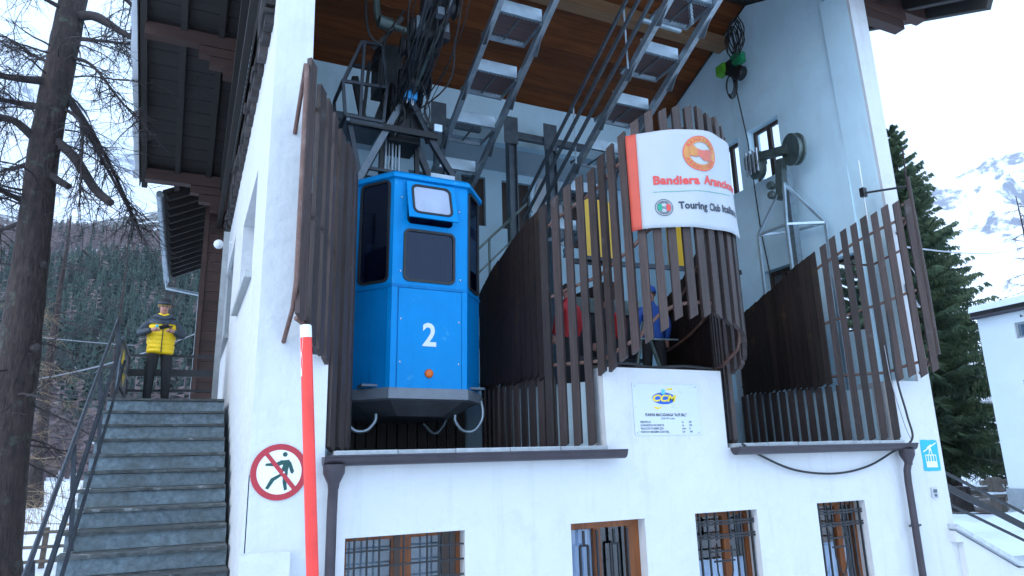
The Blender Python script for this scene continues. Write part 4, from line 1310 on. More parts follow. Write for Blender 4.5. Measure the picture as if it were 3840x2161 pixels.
# ---------------------------------------------------------------- galvanised service stairs climbing to the rope sheaves
def service_stair(label, x0, w_, y0, z0, t_, h_, n0, n1, rails):
    E_ = empty('service_stair', (x0 + w_ / 2, y0, z0))
    tag(E_, label, 'metal stair', 'service stairs under the hall roof')
    x1 = x0 + w_
    d = Vector((0, t_, -h_)).normalized()
    a = Vector((0, y0 + t_ * n0 - .5, z0 - h_ * n0 + .5 * h_ / t_ - .20)); b = Vector((0, y0 + t_ * n1 + .6, z0 - h_ * n1 - .6 * h_ / t_ - .20))
    for x in (x0 - .03, x1 + .03):
        MB().bar(a + Vector((x, 0, -.02)), b + Vector((x, 0, -.02)), .035, .17).build('stringer', 'galvanised', E_)
        MB().bar(a + Vector((x, 0, -.107)), b + Vector((x, 0, -.107)), .085, .014).build('flange', 'galvanised', E_)
    for n in range(n0, n1 + 1):
        y, z = y0 + t_ * n, z0 - h_ * n
        bent = random.uniform(-.008, .008)
        MB().box(x0, x1, y - .008, y, z - .205, z + bent).bar((x0, y + .03, z - .198), (x1, y + .03, z - .198), .06, .008).build('toe_plate', 'galvanised_bright', E_)
        MB().box(x0, x1, y + .01, y + .62, z - .224, z - .220).build('tread', 'grating', E_)
        MB().box(x0, x1, y + .60, y + .64, z - .28, z - .20).build('tread_edge', 'galvanised', E_)
        MB().box(x0, x0 + .03, y, y + .62, z - .27, z - .226).build('tread_frame', 'galvanised', E_)
        MB().box(x1 - .03, x1, y, y + .62, z - .27, z - .226).build('tread_frame', 'galvanised', E_)
        MB().box((x0 + x1) / 2 - .012, (x0 + x1) / 2 + .012, y + .008, y + .6, z - .25, z - .226).build('tread_rib', 'steel_grey', E_)
        for xs in (x0 - .05, x1 + .05):      # gusset behind each tread
            MB().prism([(y + .05, z - .30), (y + .5, z - .50), (y + .3, z - .62)], 'X', xs - .004, xs + .004).build('gusset', 'steel_grey', E_)
    for x, hs in rails:
        for hh in hs:
            MB().bar(a + Vector((x, 0, hh)), b + Vector((x, 0, hh)), .04, .075).build('handrail', 'steel_grey', E_)
        for n in range(n0, n1 + 1, 2):
            y, z = y0 + t_ * n + .25, z0 - h_ * n - .25 * h_ / t_ - .2
            MB().bar((x + .05, y, z - .1), (x + .05, y, z + max(hs) + .04), .03, .012, (0, 1, 0)).build('post', 'galvanised_bright', E_)
    return E_
service_stair('galvanised service stair with mesh treads above the blue cabin', 3.74, .75, 1.63, 9.24, .93, .453, -3, 3, [])
service_stair('galvanised service stair with handrails above the white flag', 6.30, .75, .66, 9.63, .90, .47, -2, 4, [(6.14, (.22, .62, 1.0))])
# upright thin posts seen on the first stair
TB = MB().bar((7.0, .2, 9.8), (7.0, .2, 11.2), .05, .05, (0, 1, 0)).bar((6.3, -.1, 10.0), (7.1, -.1, 10.0), .05, .08).bar((6.3, .6, 9.95), (7.1, .6, 9.95), .05, .06)
tag(TB.build('gate_frame', 'galvanised_bright', None), 'galvanised gate frame at the head of the right service stair', 'metal frame')

# steel portals at the back of the hall
for x, lab in ((4.45, 'grey steel portal post behind the cabin hanger'), (6.15, 'grey steel portal post in the middle of the hall'), (7.15, 'grey steel portal post behind the right service stair')):
    e = empty('steel_post', (x, 5.4, 3.95))
    tag(e, lab, 'steel post', 'steel posts at the back of the hall')
    MB().box(x - .09, x + .09, 5.38, 5.42, 3.95, 10.4).box(x - .10, x - .08, 5.30, 5.50, 3.95, 10.4).box(x + .08, x + .10, 5.30, 5.50, 3.95, 10.4).build('column', 'steel_grey', e)
    MB().box(x - .22, x + .12, 5.28, 5.30, 9.8, 10.45).build('head_plate', 'steel_grey', e)
    MB().box(x + .10, x + .95, 5.34, 5.46, 9.98, 10.14).build('arm', 'steel_grey', e)
tag(MB().box(1.1, 4.3, 5.36, 5.46, 9.7, 9.86).build('cross_beam', 'steel_grey', None), 'grey cross beam behind the cabin hanger', 'steel beam')

# back stair rails
e = empty('gallery_stair', (5.6, 5.0, 4.0))
tag(e, 'grey metal stair with handrails in the shade behind the cabin', 'metal stair')
for dz, h_ in ((0, .05), (.55, .04), (1.05, .05)):
    MB().bar((4.6, 5.0, 5.55 + dz), (6.3, 5.0, 7.25 + dz), .04, h_).build('rail', 'pulley_green', e)
MB().bar((4.6, 5.0, 5.35), (6.3, 5.0, 7.05), .06, .24).build('stringer', 'steel_grey', e)
for x in (4.9, 5.4, 5.9):
    MB().box(x - .02, x + .02, 4.98, 5.02, x + .8, x + 2.0).build('post', 'pulley_green', e)
MB().box(4.2, 5.4, 4.6, 6.0, 5.2, 5.3).build('landing', 'grey_concrete', e)

# red and white safety gate on the platform edge
e = empty('safety_gate', (4.22, 2.4, 3.95))
tag(e, 'grey barred safety gate with red and white top board behind the cabin', 'gate')
for k in range(7):
    y0 = 1.86 + k * .2
    MB().box(4.19, 4.23, y0, y0 + .196, 5.30, 5.46).build('stripe', 'plastic_red' if k % 2 == 0 else 'white_paint', e)
for k in range(9):
    y0 = 1.9 + k * .165
    MB().tube((4.23, y0, 4.15), (4.23, y0, 5.3), .012, 8).build('bar', 'galvanised', e)
MB().tube((4.23, 1.86, 4.15), (4.23, 3.3, 4.15), .02, 8).tube((4.23, 1.86, 5.28), (4.23, 3.3, 5.28), .018, 8).build('rail', 'galvanised', e)
# boards and control desk behind the middle screen
e = empty('notice_board', (6.5, 2.6, 6.4))
tag(e, 'yellow notice board seen between slats left of the flag', 'board', 'yellow boards in the hall')
MB().box(6.18, 6.90, 2.6, 2.63, 6.45, 7.55).build('sheet', 'yellow_panel', e)
MB().box(6.14, 6.94, 2.57, 2.599, 6.38, 6.45).build('tray', 'steel_dark', e)
e = empty('notice_board', (9.2, 3.4, 6.7))
tag(e, 'yellow notice board seen below the flag', 'board', 'yellow boards in the hall')
MB().box(8.78, 9.38, 3.5, 3.53, 6.72, 7.7).build('sheet', 'yellow_panel', e)
MB().box(8.74, 9.42, 3.47, 3.499, 6.66, 6.72).build('tray', 'steel_dark', e)
tag(MB().bar((6.0, 2.7, 6.36), (9.9, 2.7, 6.5), .06, .09).build('support_pipe', 'steel_dark', None), 'dark pipe under the yellow boards across the hall', 'pipe')
e = empty('control_desk', (6.6, 2.6, 3.95))
tag(e, 'dark green control desk behind the slats of the middle screen', 'desk')
MB().box(5.9, 7.25, 2.5, 3.0, 5.40, 5.66).build('panel', 'pulley_green', e)
MB().box(5.95, 7.2, 2.55, 2.95, 3.95, 5.40).build('body', 'room_dark', e)
MB().box(5.85, 7.3, 2.42, 2.5, 4.55, 4.62).build('shelf', 'steel_grey', e)
e = empty('tripod_stand', (6.4, 1.2, 3.95))
tag(e, 'grey green stand leaning behind the centre parapet', 'stand')
MB().tube((6.35, 1.2, 5.0), (6.55, 1.0, 3.97), .03).build('leg', 'pulley_green', e)
MB().tube((6.35, 1.2, 5.0), (6.15, 1.3, 3.97), .03).build('leg', 'pulley_green', e)
MB().tube((6.1, 1.15, 4.72), (6.95, 1.15, 4.74), .014).build('cross_rod', 'galvanised', e)
e = empty('storage_crate', (6.3, 1.7, 3.95))
tag(e, 'pair of yellow bins in the dark under the desk', 'bin')
for x in (5.95, 6.35):
    MB().prism([(x, 3.96), (x + .3, 3.96), (x + .34, 4.35), (x - .04, 4.35)], 'Y', 1.6, 1.95).build('bin', 'yellow_panel', e)
tag(MB().box(7.0, 7.3, 3.2, 5.0, 3.96, 6.2).build('cupboard', 'log_wood', None), 'dark brown cupboard seen through the slats under the flag', 'cupboard')
tag(MB().box(1.2, 1.8, 4.0, 7.0, 3.96, 7.5).build('cupboard', 'room_dark', None), 'dark cupboard on the left platform behind the slats', 'cupboard')

# ---------------------------------------------------------------- chain hoist on the roof beam
e = empty('chain_hoist', (10.5, 2.9, 11.6))
tag(e, 'green chain hoist with coiled black cables under the roof beam', 'hoist')
hb = lambda x0, x1, y0, y1, z0, z1: bevelled(MB().box(x0, x1, y0, y1, z0, z1).mesh(), .03, 2)
link('motor', hb(10.26, 10.46, 2.42, 2.74, 11.22, 11.48), 'hoist_green', e)
link('gearbox', hb(10.16, 10.36, 2.82, 3.10, 11.14, 11.40), 'hoist_lime', e)
link('body', hb(10.22, 10.44, 2.66, 2.9, 11.1, 11.4), 'machine_black', e)
MB().lathe((10.34, 2.55, 11.0), (1, 0, 0), [(-.10, 0), (-.10, .12), (-.06, .16), (.06, .16), (.10, .12), (.10, 0)], 16).build('chain_bag', 'machine_black', e)
MB().tube((10.36, 2.6, 11.45), (10.4, 2.7, 12.2), .03).build('hook', 'chrome', e)
rg = random.Random(5)
for k in range(8):
    r_ = .25 + rg.uniform(-.06, .08)
    cy, cz = 2.50 + rg.uniform(-.12, .12), 11.82 + rg.uniform(-.1, .1)
    pts = [(10.27 + rg.uniform(-.03, .03), cy + r_ * .62 * cos(t) + .02 * sin(3 * t), cz + r_ * 1.35 * sin(t)) for t in [2 * pi * j / 16 for j in range(17)]]
    MB().path(pts, .013, 6).build('cable_coil', 'cable_black', e)
for k in range(4):
    r_ = .17 + .02 * k
    pts = [(10.33 + .02 * k, 2.86 + r_ * .7 * cos(t), 10.86 + r_ * 1.3 * sin(t)) for t in [2 * pi * j / 14 for j in range(15)]]
    MB().path(pts, .012, 6).build('cable_coil', 'cable_black', e)
tag(MB().path([(10.32, 2.74, 11.1), (10.5, 2.7, 9.5), (10.62, 2.74, 7.5), (10.66, 2.65, 6.3)], .014, 6).build('hoist_cable', 'cable_black', None), 'thin black cable hanging from the green hoist down the wall', 'cable')
tag(MB().tube((10.70, 2.3, 12.86), (10.70, 5.9, 11.28), .018, 6).build('ceiling_cable', 'cable_black', None), 'black cable following the ceiling edge of the right wall', 'cable')

# pulley head on a lattice stand
e = empty('pulley_stand', (10.2, 1.6, 6.3))
tag(e, 'green grey pulley arm on a white lattice stand by the right wall', 'pulley')
ap = Vector((10.2, 1.62, 8.3))
ft = [Vector((10.0, 2.22, 7.15)), Vector((10.0, 1.50, 7.15)), Vector((10.5, 1.05, 7.1)), Vector((10.6, 1.9, 7.2))]
for k, p in enumerate(ft):
    MB().bar(ap + Vector((0, 0, -.25)), p, .05, .05, (0, 1, 0)).build('brace', 'galvanised_bright', e)
    MB().bar(p, ft[(k + 1) % 4], .045, .045).build('brace', 'galvanised_bright', e)
    MB().bar(p, Vector((p.x, p.y, 4.0)), .05, .05, (0, 1, 0)).build('leg', 'galvanised_bright', e)
MB().bar(Vector((10.3, 1.6, 4.0)), Vector((10.3, 1.6, 8.3)), .14, .10, (0, 1, 0)).build('column', 'galvanised', e)
MB().bar(ap + Vector((0, .1, -.55)), ap + Vector((0, 0, .25)), .14, .16, (0, 1, 0)).build('head', 'pulley_green', e)
MB().bar(Vector((10.12, 1.36, 8.64)), Vector((10.08, 2.2, 8.80)), .12, .16).build('arm', 'pulley_green', e)
def sheave(c, r_, ax, name='sheave', m='pulley_green'):
    MB().lathe(c, ax, [(-.07, 0), (-.07, r_ * .8), (-.075, r_), (-.04, r_), (-.02, r_ * .88), (.02, r_ * .88), (.04, r_), (.075, r_), (.07, r_ * .8), (.07, 0)], 28).build(name, m, e)
sheave(Vector((10.2, 1.28, 8.62)), .31, (.92, -.3, .1))
sheave(Vector((10.15, 2.18, 8.58)), .22, (.92, -.3, .1))
MB().box(10.02, 10.24, 2.0, 2.4, 8.62, 8.88).build('bearing', 'pulley_green', e)
for k in range(4):
    MB().tube((10.02, 2.04 + .1 * k, 8.45), (10.02, 2.04 + .1 * k, 8.95), .022).build('bolt', 'chrome', e)
for k in range(2):
    MB().lathe((10.06, 1.82, 8.06 - .2 * k), (-1, -.3, 0), [(-.08, 0), (-.08, .07), (.02, .085), (.06, .06), (.065, 0)], 14).build('roller', 'pulley_green', e)

# whip antenna on an arm at the end of the right guide
e = empty('antenna', (10.7, -.45, 7.3))
tag(e, 'thin white antenna rods on a black arm beside the right pillar', 'antenna')
MB().tube((10.68, -.47, 7.26), (10.38, .10, 7.31), .02).build('arm', 'black_iron', e)
MB().box(10.33, 10.42, .06, .14, 7.24, 7.40).build('clamp', 'black_iron', e)
MB().tube((10.38, .10, 7.36), (10.38, .10, 7.92), .010).build('rod', 'white_paint', e)
MB().tube((10.38, .10, 7.28), (10.38, .10, 6.72), .008).build('rod', 'white_paint', e)
MB().tube((10.70, -.48, 7.3), (10.72, -.50, 7.95), .014).build('rod', 'twig', e)
# ---------------------------------------------------------------- signs on the front wall
def disc(me, x, z, y, m, name, parent):
    return link(name, placed(me, front(x, z, y)), m, parent)
e = empty('prohibition_sign', (.89, -.01, 2.65))
tag(e, 'round red ringed no pedestrians sign on the left pillar base', 'sign')
SX, SZ_, SR = .895, 2.92, .275
disc(fill2d([circ(0, 0, SR - .005)], .006), SX, SZ_, -.006, 'sign_white', 'disc', e)
disc(fill2d([circ(0, 0, SR), circ(0, 0, SR * .79)], .003), SX, SZ_, -.0115, 'red_paint', 'ring', e)
R = SR
fig = [[(.02, .40), (.34, .43), (.36, .30), (.30, .05), (.30, -.06), (.08, -.06), (.06, .05), (.12, .22)],
       [(.08, .43), (-.10, .34), (-.48, .31), (-.50, .23), (-.06, .20), (.14, .28)],
       [(.28, .43), (.40, .34), (.52, .02), (.47, -.08), (.40, -.04), (.33, .18), (.27, .27)],
       [(.08, -.04), (.20, -.06), (-.16, -.30), (-.36, -.60), (-.46, -.56), (-.28, -.22)],
       [(.14, -.04), (.30, -.04), (.26, -.34), (.30, -.62), (.20, -.66), (.13, -.36)]]
for lp in fig:
    disc(fill2d([[(a * R, b * R) for a, b in lp]], .002), SX, SZ_, -.0105 - .0003 * fig.index(lp), 'sign_green', 'figure', e)
disc(fill2d([circ(.18 * R, .62 * R, .085 * R, 20)], .002), SX, SZ_, -.0105, 'sign_green', 'figure', e)
disc(fill2d([[(-.52 * R, .60 * R), (-.40 * R, .68 * R), (.62 * R, -.56 * R), (.50 * R, -.66 * R)]], .003), SX, SZ_, -.0135, 'red_paint', 'slash', e)
for dx in (-.045, .045):
    disc(fill2d([circ(0, 0, .010, 12)], .004), SX + dx, SZ_ - .005, -.016, 'chrome', 'bolt', e)

e = empty('information_plate', (5.74, -.01, 3.23))
tag(e, 'pale plate with blue and yellow logo and cableway data on the centre parapet', 'sign')
X0, X1, Z0, Z1 = 5.215, 6.262, 3.235, 3.895
link('plate', placed(fill2d([[(X0, Z0), (X1 + .004, Z0 + .004), (X1, Z1), (X0 - .006, Z1 + .004)]], .006), front(0, 0, -.006)), 'plate', e)
def pt(me, x, z, m, name, y=-.0105):
    return link(name, placed(me, front(x, z, y)), m, e)
CX, CZ = 5.70, 3.71
pt(fill2d([circ(0, 0, .185, 40, .078)], .001), CX, CZ, 'print_blue', 'logo_oval')
pt(text2d('CCM', .118, .005, 'CENTER', .001, 1.45, .25), CX - .005, CZ - .038, 'print_yellow', 'logo_letters', -.0118)
pt(fill2d([[(.03, .105), (.08, .135), (.15, .135), (.15, .085), (.142, .108), (.08, .112)]], .001), CX, CZ, 'print_yellow', 'logo_swoosh')
pt(fill2d([[(-.16, -.085), (-.16, -.13), (-.11, -.145), (-.06, -.13), (-.01, -.10), (-.08, -.118), (-.145, -.112)]], .001), CX, CZ, 'print_yellow', 'logo_swoosh')
fl6 = []
for k in range(12):
    a = 2 * pi * k / 12
    r_ = .05 if k % 2 == 0 else .028
    fl6.append((r_ * cos(a + pi / 2) * .85, r_ * sin(a + pi / 2)))
pt(fill2d([fl6], .001), CX - .005, CZ + .085, 'print_cyan', 'logo_flower', -.012)
def tx(s, size, x, z, al='LEFT', b=.0006, sx=1.0):
    pt(text2d(s, size, b, al, .0006, sx), x, z, 'print_dark', 'lettering')
tx('FUNIVIA MACUGNAGA "ALPE BILL"', .052, 5.72, 3.478, 'CENTER', .0014, .82)
tx('(1320-1791 m slm)', .034, 5.74, 3.438, 'CENTER', .0003, .85)
for k, (a, b_, c_) in enumerate((('DISLIVELLO', 'mt.', '381'), ('LUNGHEZZA INCLINATA', 'mt.', '744'), ("VELOCITA' DI ESERCIZIO", 'm/sec', '8'), ('PORTATA MASSIMA SCIATORI', 'Sc/h', '340'))):
    z = 3.392 - k * .042
    tx(a, .038, 5.30, z, 'LEFT', .0006, .86)
    tx(b_, .034, 5.96, z, 'LEFT', .0004, .85)
    tx(c_, .036, 6.08, z, 'LEFT', .0005, .9)
for x, z in ((X0 + .03, Z1 - .03), (X1 - .03, Z1 - .03), (X0 + .03, Z0 + .03), (X1 - .03, Z0 + .03), (5.74, Z0 + .03)):
    pt(fill2d([circ(0, 0, .006, 10)], .003), x, z, 'steel_dark', 'screw', -.011)

e = empty('cable_car_sign', (10.85, -.005, 2.62))
tag(e, 'light blue painted cable car pictogram on the right pillar', 'sign')
F = front(10.85, 2.868, -.003) @ Matrix.Rotation(radians(-1.0), 4, 'Z')
rg = random.Random(2)
ol = [(-.205, -.235), (-.1, -.245), (.02, -.24), (.12, -.243), (.205, -.232), (.21, -.1), (.203, .05), (.208, .16), (.2, .232), (.1, .245), (0, .238), (-.12, .246), (-.2, .238), (-.21, .1), (-.202, -.05)]
link('field', placed(fill2d([ol], .003), F), 'cyan_paint', e)
wm = [([[(-.165, .065), (.165, .205), (.168, .188), (-.160, .046)]], 'rope'), ([[(-.07, .125), (.045, .175), (.052, .15), (-.062, .10)]], 'carriage'),
      ([[(-.012, .13), (.02, .14), (.05, .01), (.033, .01), (.018, .07), (-.010, .07), (-.025, .01), (-.042, .01)]], 'hanger'),
      ([[(-.13, .012), (.13, .012), (.135, -.185), (-.125, -.185)], [(-.115, -.002), (-.072, -.002), (-.072, -.092), (-.113, -.092)], [(-.055, -.002), (-.012, -.002), (-.012, -.092), (-.055, -.092)],
        [(.012, -.002), (.055, -.002), (.055, -.092), (.012, -.092)], [(.072, -.002), (.115, -.002), (.118, -.092), (.072, -.092)]], 'cabin')]
for lp, nm in wm:
    link(nm, placed(fill2d(lp, .002), F @ Matrix.Translation((0, 0, .0028 + .0004 * len(nm)))), 'white_paint', e)
e = empty('wall_box', (10.78, 0, 2.2))
tag(e, 'small grey bell box on the wall below the cable car sign', 'box')
link('case', bevelled(MB().box(10.72, 10.84, -.035, 0, 2.22, 2.38).mesh(), .008), 'ledge_stone', e)
MB().box(10.74, 10.82, -.042, -.035, 2.30, 2.35).build('flap', 'steel_grey', e)
MB().box(10.75, 10.81, -.040, -.035, 2.24, 2.28).build('key', 'steel_grey', e)

# slack cable between the gutters and thin wires
pts = crom([(6.75, -.24, 3.10), (7.1, -.10, 2.98), (7.8, -.06, 2.74), (8.6, -.05, 2.66), (9.3, -.06, 2.74), (9.85, -.12, 2.95), (10.13, -.25, 3.12), (10.17, -.20, 3.5), (10.17, -.12, 4.2), (10.25, -.1, 5.4), (10.3, -.06, 6.15)], 8)
tag(MB().path(pts, .016, 7).build('slack_cable', 'cable_black', None), 'black cable sagging below the right gutter and up the slats', 'cable')
tag(MB().path(crom([(10.19, -.2, 3.1), (10.22, -.1, 3.35), (10.14, -.05, 4.0), (10.1, -.05, 4.6)], 6), .007, 5).build('thin_wire', 'wire', None), 'thin grey wire beside the right slat screen', 'wire')
e = empty('cable_bundle', (11.0, -.1, 5.6))
tag(e, 'tangle of pale wires hanging at the right pillar edge', 'cable')
rg = random.Random(9)
for k in range(6):
    MB().path(crom([(11.05, -.06, 6.0), (11.12 + rg.uniform(0, .12), -.1, 5.75), (11.18 + rg.uniform(-.05, .1), -.1, 5.5), (11.1 + rg.uniform(0, .1), -.08, 5.3), (11.0, -.04, 5.45 + rg.uniform(-.1, .1))], 6), .008, 5).build('wire', rg.choice(['wire', 'cable_black', 'white_paint']), e)
tag(hb_ := link('wall_socket', bevelled(MB().box(10.9, 11.0, -.05, 0, 5.55, 5.7).mesh(), .01), 'ledge_stone'), 'small grey socket high on the right pillar', 'box')

# ---------------------------------------------------------------- red snow pole close to the camera
e = empty('snow_pole', (.77, -4, 0))
tag(e, 'red snow marker pole with white top standing in front of the station', 'pole')
pa, pb = Vector((.767, -4.0, 0)), Vector((.507, -4.0, 3.668))
def on(t): return pa.lerp(pb, t)
MB().path([on(0), on(.9825)], [.029, .0285], 18).build('shaft', 'pole_red', e)
MB().path([on(.9828), on(.9985), on(1.0)], [.0285, .0285, .024], 18).build('cap_band', 'pole_white', e)
pv = []
n_ = 10
dirv = Vector((-.55, -.83, 0)).normalized(); sd = Vector((-.83, .55, 0)).normalized()
bits = [(.9826, -.2, .5), (.975, -.1, .55), (.968, .0, .6), (.962, .15, .5), (.955, .1, .45), (.948, .05, .55), (.940, .2, .5), (.930, .25, .38)]
vs, fs = [], []
for t, a0, a1 in bits:
    for a in (.25 + a0, .25 + a1 + .35):
        an = a
        vs.append(on(t) + (dirv * cos(an) + sd * sin(an)) * .0296)
for k in range(len(bits) - 1):
    fs.append((2 * k, 2 * k + 1, 2 * k + 3, 2 * k + 2))
MB().add(vs, fs).build('worn_patch', 'pole_white', e, fix=False)
# ---------------------------------------------------------------- people
def skin_figure(joints, bones, mats, classify):
    """one continuous body surface grown over a posed skeleton; classify(point, bone) -> material slot"""
    names = list(joints)
    me = bpy.data.meshes.new('sk')
    me.from_pydata([joints[n][0] for n in names], [(names.index(a), names.index(b)) for a, b, _ in bones], [])
    ob = bpy.data.objects.new('sk', me)
    COL.objects.link(ob)
    sk = ob.modifiers.new('s', 'SKIN'); sk.use_smooth_shade = True
    sk.branch_smoothing = .6
    for i, n in enumerate(names):
        r_ = joints[n][1]
        me.skin_vertices[0].data[i].radius = r_ if isinstance(r_, tuple) else (r_, r_)
        me.skin_vertices[0].data[i].use_root = n == 'pelvis'
    sb = ob.modifiers.new('b', 'SUBSURF'); sb.levels = 2; sb.render_levels = 2
    dg = bpy.context.evaluated_depsgraph_get()
    out = bpy.data.meshes.new_from_object(ob.evaluated_get(dg))
    bpy.data.objects.remove(ob)
    out.materials.clear()
    for m in mats: out.materials.append(M[m])
    seg = [(Vector(joints[a][0]), Vector(joints[b][0]), k) for a, b, k in bones]
    for p in out.polygons:
        c = p.center
        best, bk = 1e9, None
        for a, b, k in seg:
            ab = b - a
            t = max(0, min(1, (c - a).dot(ab) / ab.length_squared))
            d_ = (c - a - ab * t).length
            if d_ < best: best, bk = d_, k
        p.material_index = classify(c, bk)
        p.use_smooth = True
    return out

def hand(parent, wrist, dirv, up, side, m='skin', s=1.0):
    """palm and five curled fingers"""
    w_, d, u = Vector(wrist), Vector(dirv).normalized(), Vector(up).normalized()
    sd_ = d.cross(u).normalized()
    mb = MB()
    mb.path([w_, w_ + d * .03 * s, w_ + d * .085 * s], [.026 * s, .036 * s, .034 * s], 8)
    for k, ln in enumerate((.068, .078, .074, .058)):
        b = w_ + d * .08 * s + sd_ * (k - 1.5) * .019 * s
        p1 = b + d * ln * .45 * s + u * .006
        p2 = p1 + (d * .6 - u * .8).normalized() * ln * .35 * s
        p3 = p2 + (d * .1 - u * 1.0).normalized() * ln * .3 * s
        mb.path([b, p1, p2, p3], [.010 * s, .0095 * s, .0085 * s, .006 * s], 6)
    b = w_ + d * .03 * s + sd_ * side * .03 * s
    p1 = b + (d * .6 + sd_ * side * .6).normalized() * .035 * s
    p2 = p1 + (d * .9 - u * .2).normalized() * .03 * s
    mb.path([b, p1, p2], [.013 * s, .011 * s, .008 * s], 6)
    return mb.build('hand', m, parent, local=True)

def face_bits(parent, hc, fwd, hr=.1, glasses=False, tilt=.0):
    f = Vector(fwd).normalized()
    r_ = f.cross(Vector((0, 0, 1))).normalized()
    u = r_.cross(f)
    hc = Vector(hc)
    MB().path([hc + f * hr * .92 + u * .02, hc + f * (hr + .022) - u * .02, hc + f * hr * .95 - u * .03], [.008, .014, .010], 6).build('nose', 'skin', parent, local=True)
    for s_ in (-1, 1):
        MB().lathe(hc + r_ * s_ * hr * .9 - u * .005, r_ * s_, [(-.01, .022), (.008, .024), (.014, .012), (.012, 0)], 10).build('ear', 'skin', parent, local=True)
        MB().lathe(hc + f * hr * .90 + r_ * s_ * .034 + u * .018, f, [(-.008, .012), (.004, .010), (.006, 0)], 8).build('eye', 'rubber', parent, local=True)
        if glasses:
            me = fill2d([rrect(-.028, .028, -.018, .018, .012), rrect(-.025, .025, -.015, .015, .010)], .004)
            link('spectacles', placed(me, frame(hc + f * (hr + .006) + r_ * s_ * .034 + u * .016, -r_ * -1, u)), 'steel_dark', parent, local=True)
    MB().bar(hc + f * hr * .93 - u * .052 - r_ * .022, hc + f * hr * .93 - u * .052 + r_ * .022, .008, .006).build('mouth', 'red_paint', parent, local=True)

def person(label, loc, rz, jk, sl, tr, shoes, yoke=None, hat=None, hold=True, scale=1.0, head_down=True, bulk=1.0):
    P_ = empty('person', loc, (0, 0, rz))
    P_.scale = (scale,) * 3
    tag(P_, label, 'person')
    hd = -.055 if head_down else -.02
    J = {'pelvis': ((0, 0, .96), (.165 * bulk, .125 * bulk)), 'waist': ((0, 0, 1.10), (.185 * bulk, .14 * bulk)), 'chest': ((0, .0, 1.30), (.20 * bulk, .145 * bulk)), 'neckb': ((0, .0, 1.46), (.10, .09)), 'neck': ((0, -.01, 1.53), .058),
         'head1': ((0, hd * .8, 1.59), (.072, .085)), 'head2': ((0, hd, 1.67), (.08, .095)), 'head3': ((0, hd * .9, 1.735), (.06, .07)),
         'shL': ((.175, 0, 1.40), .088), 'shR': ((-.175, 0, 1.40), .088)}
    if hold:
        J.update({'elL': ((.335, -.04, 1.15), .078), 'elR': ((-.345, -.04, 1.16), .078), 'wrL': ((.16, -.265, 1.19), .05), 'wrR': ((-.175, -.265, 1.205), .05)})
    else:
        J.update({'elL': ((.27, .0, 1.14), .07), 'elR': ((-.27, .0, 1.14), .07), 'wrL': ((.26, -.10, .90), .048), 'wrR': ((-.26, -.10, .90), .048)})
    for s_, n in ((1, 'L'), (-1, 'R')):
        J['hip' + n] = ((s_ * .10, 0, .88), (.105, .11)); J['kn' + n] = ((s_ * .125, -.015, .48), (.078, .085)); J['an' + n] = ((s_ * .135, .01, .10), (.062, .07))
        J['he' + n] = ((s_ * .138, .02, .045), (.05, .045)); J['to' + n] = ((s_ * .15, -.16, .04), (.045, .035))
    B = [('pelvis', 'waist', 'torso'), ('waist', 'chest', 'torso'), ('chest', 'neckb', 'torso'), ('neckb', 'neck', 'neck'), ('neck', 'head1', 'head'), ('head1', 'head2', 'head'), ('head2', 'head3', 'head')]
    for n in 'LR':
        B += [('chest', 'sh' + n, 'torso'), ('sh' + n, 'el' + n, 'arm'), ('el' + n, 'wr' + n, 'arm'), ('pelvis', 'hip' + n, 'leg'), ('hip' + n, 'kn' + n, 'leg'), ('kn' + n, 'an' + n, 'leg'), ('an' + n, 'he' + n, 'foot'), ('he' + n, 'to' + n, 'foot')]
    def cls(c, k):
        if k == 'torso': return 1 if (yoke and c.z > 1.345 + .02 * abs(c.x)) else 0
        if k == 'neck': return 1
        if k == 'head': return 4
        if k == 'arm': return 1
        if k == 'leg': return 2 if c.z < .89 else 0
        return 3
    me = skin_figure(J, B, [jk, sl, tr, shoes, 'skin'], cls)
    link('body', me, None, P_, local=True)
    fw = Vector((0, -1, -.35)) if head_down else Vector((0, -1, 0))
    face_bits(P_, (0, hd, 1.655), fw, .092, hold)
    if hold:
        hand(P_, J['wrL'][0], (-.75, -.45, .12), (0, .2, 1), 1)
        hand(P_, J['wrR'][0], (.75, -.45, .05), (0, .2, 1), -1)
    else:
        for n, s_ in (('L', 1), ('R', -1)):
            hand(P_, J['wr' + n][0], (0, -.15, -1), (0, -1, 0), s_)
    if hat:
        c = Vector((0, hd + .012, 1.685))
        prof = [(-.015, .104), (.01, .107), (.045, .106), (.085, .094), (.112, .062), (.122, .02), (.123, 0)]
        MB().lathe(c, (0, -.15, 1), prof, 20).build('knit_hat', hat, P_, local=True)
        MB().lathe(c, (0, -.15, 1), [(.02, .1085), (.055, .1080)], 20).build('hat_band', 'cloth_navy' if hold else hat, P_, local=True)
        if hold:
            MB().lathe(c + Vector((0, 0, -.018)), (0, -.15, 1), [(.004, .1055), (.010, .1080)], 20).build('headband', 'print_yellow', P_, local=True)
    else:
        MB().lathe((0, hd + .02, 1.67), (0, .25, 1), [(-.03, .09), (.0, .104), (.05, .098), (.09, .06), (.105, 0)], 16).build('hair', 'hair_dark', P_, local=True)
    return P_, J

P1, J1 = person('person in yellow and navy puffer jacket looking at a phone on the landing', (-.48, 5.55, SZ - .005), radians(6), 'cloth_yellow', 'cloth_navy', 'cloth_black', 'cloth_black', yoke=True, hat='cloth_black', bulk=1.22)
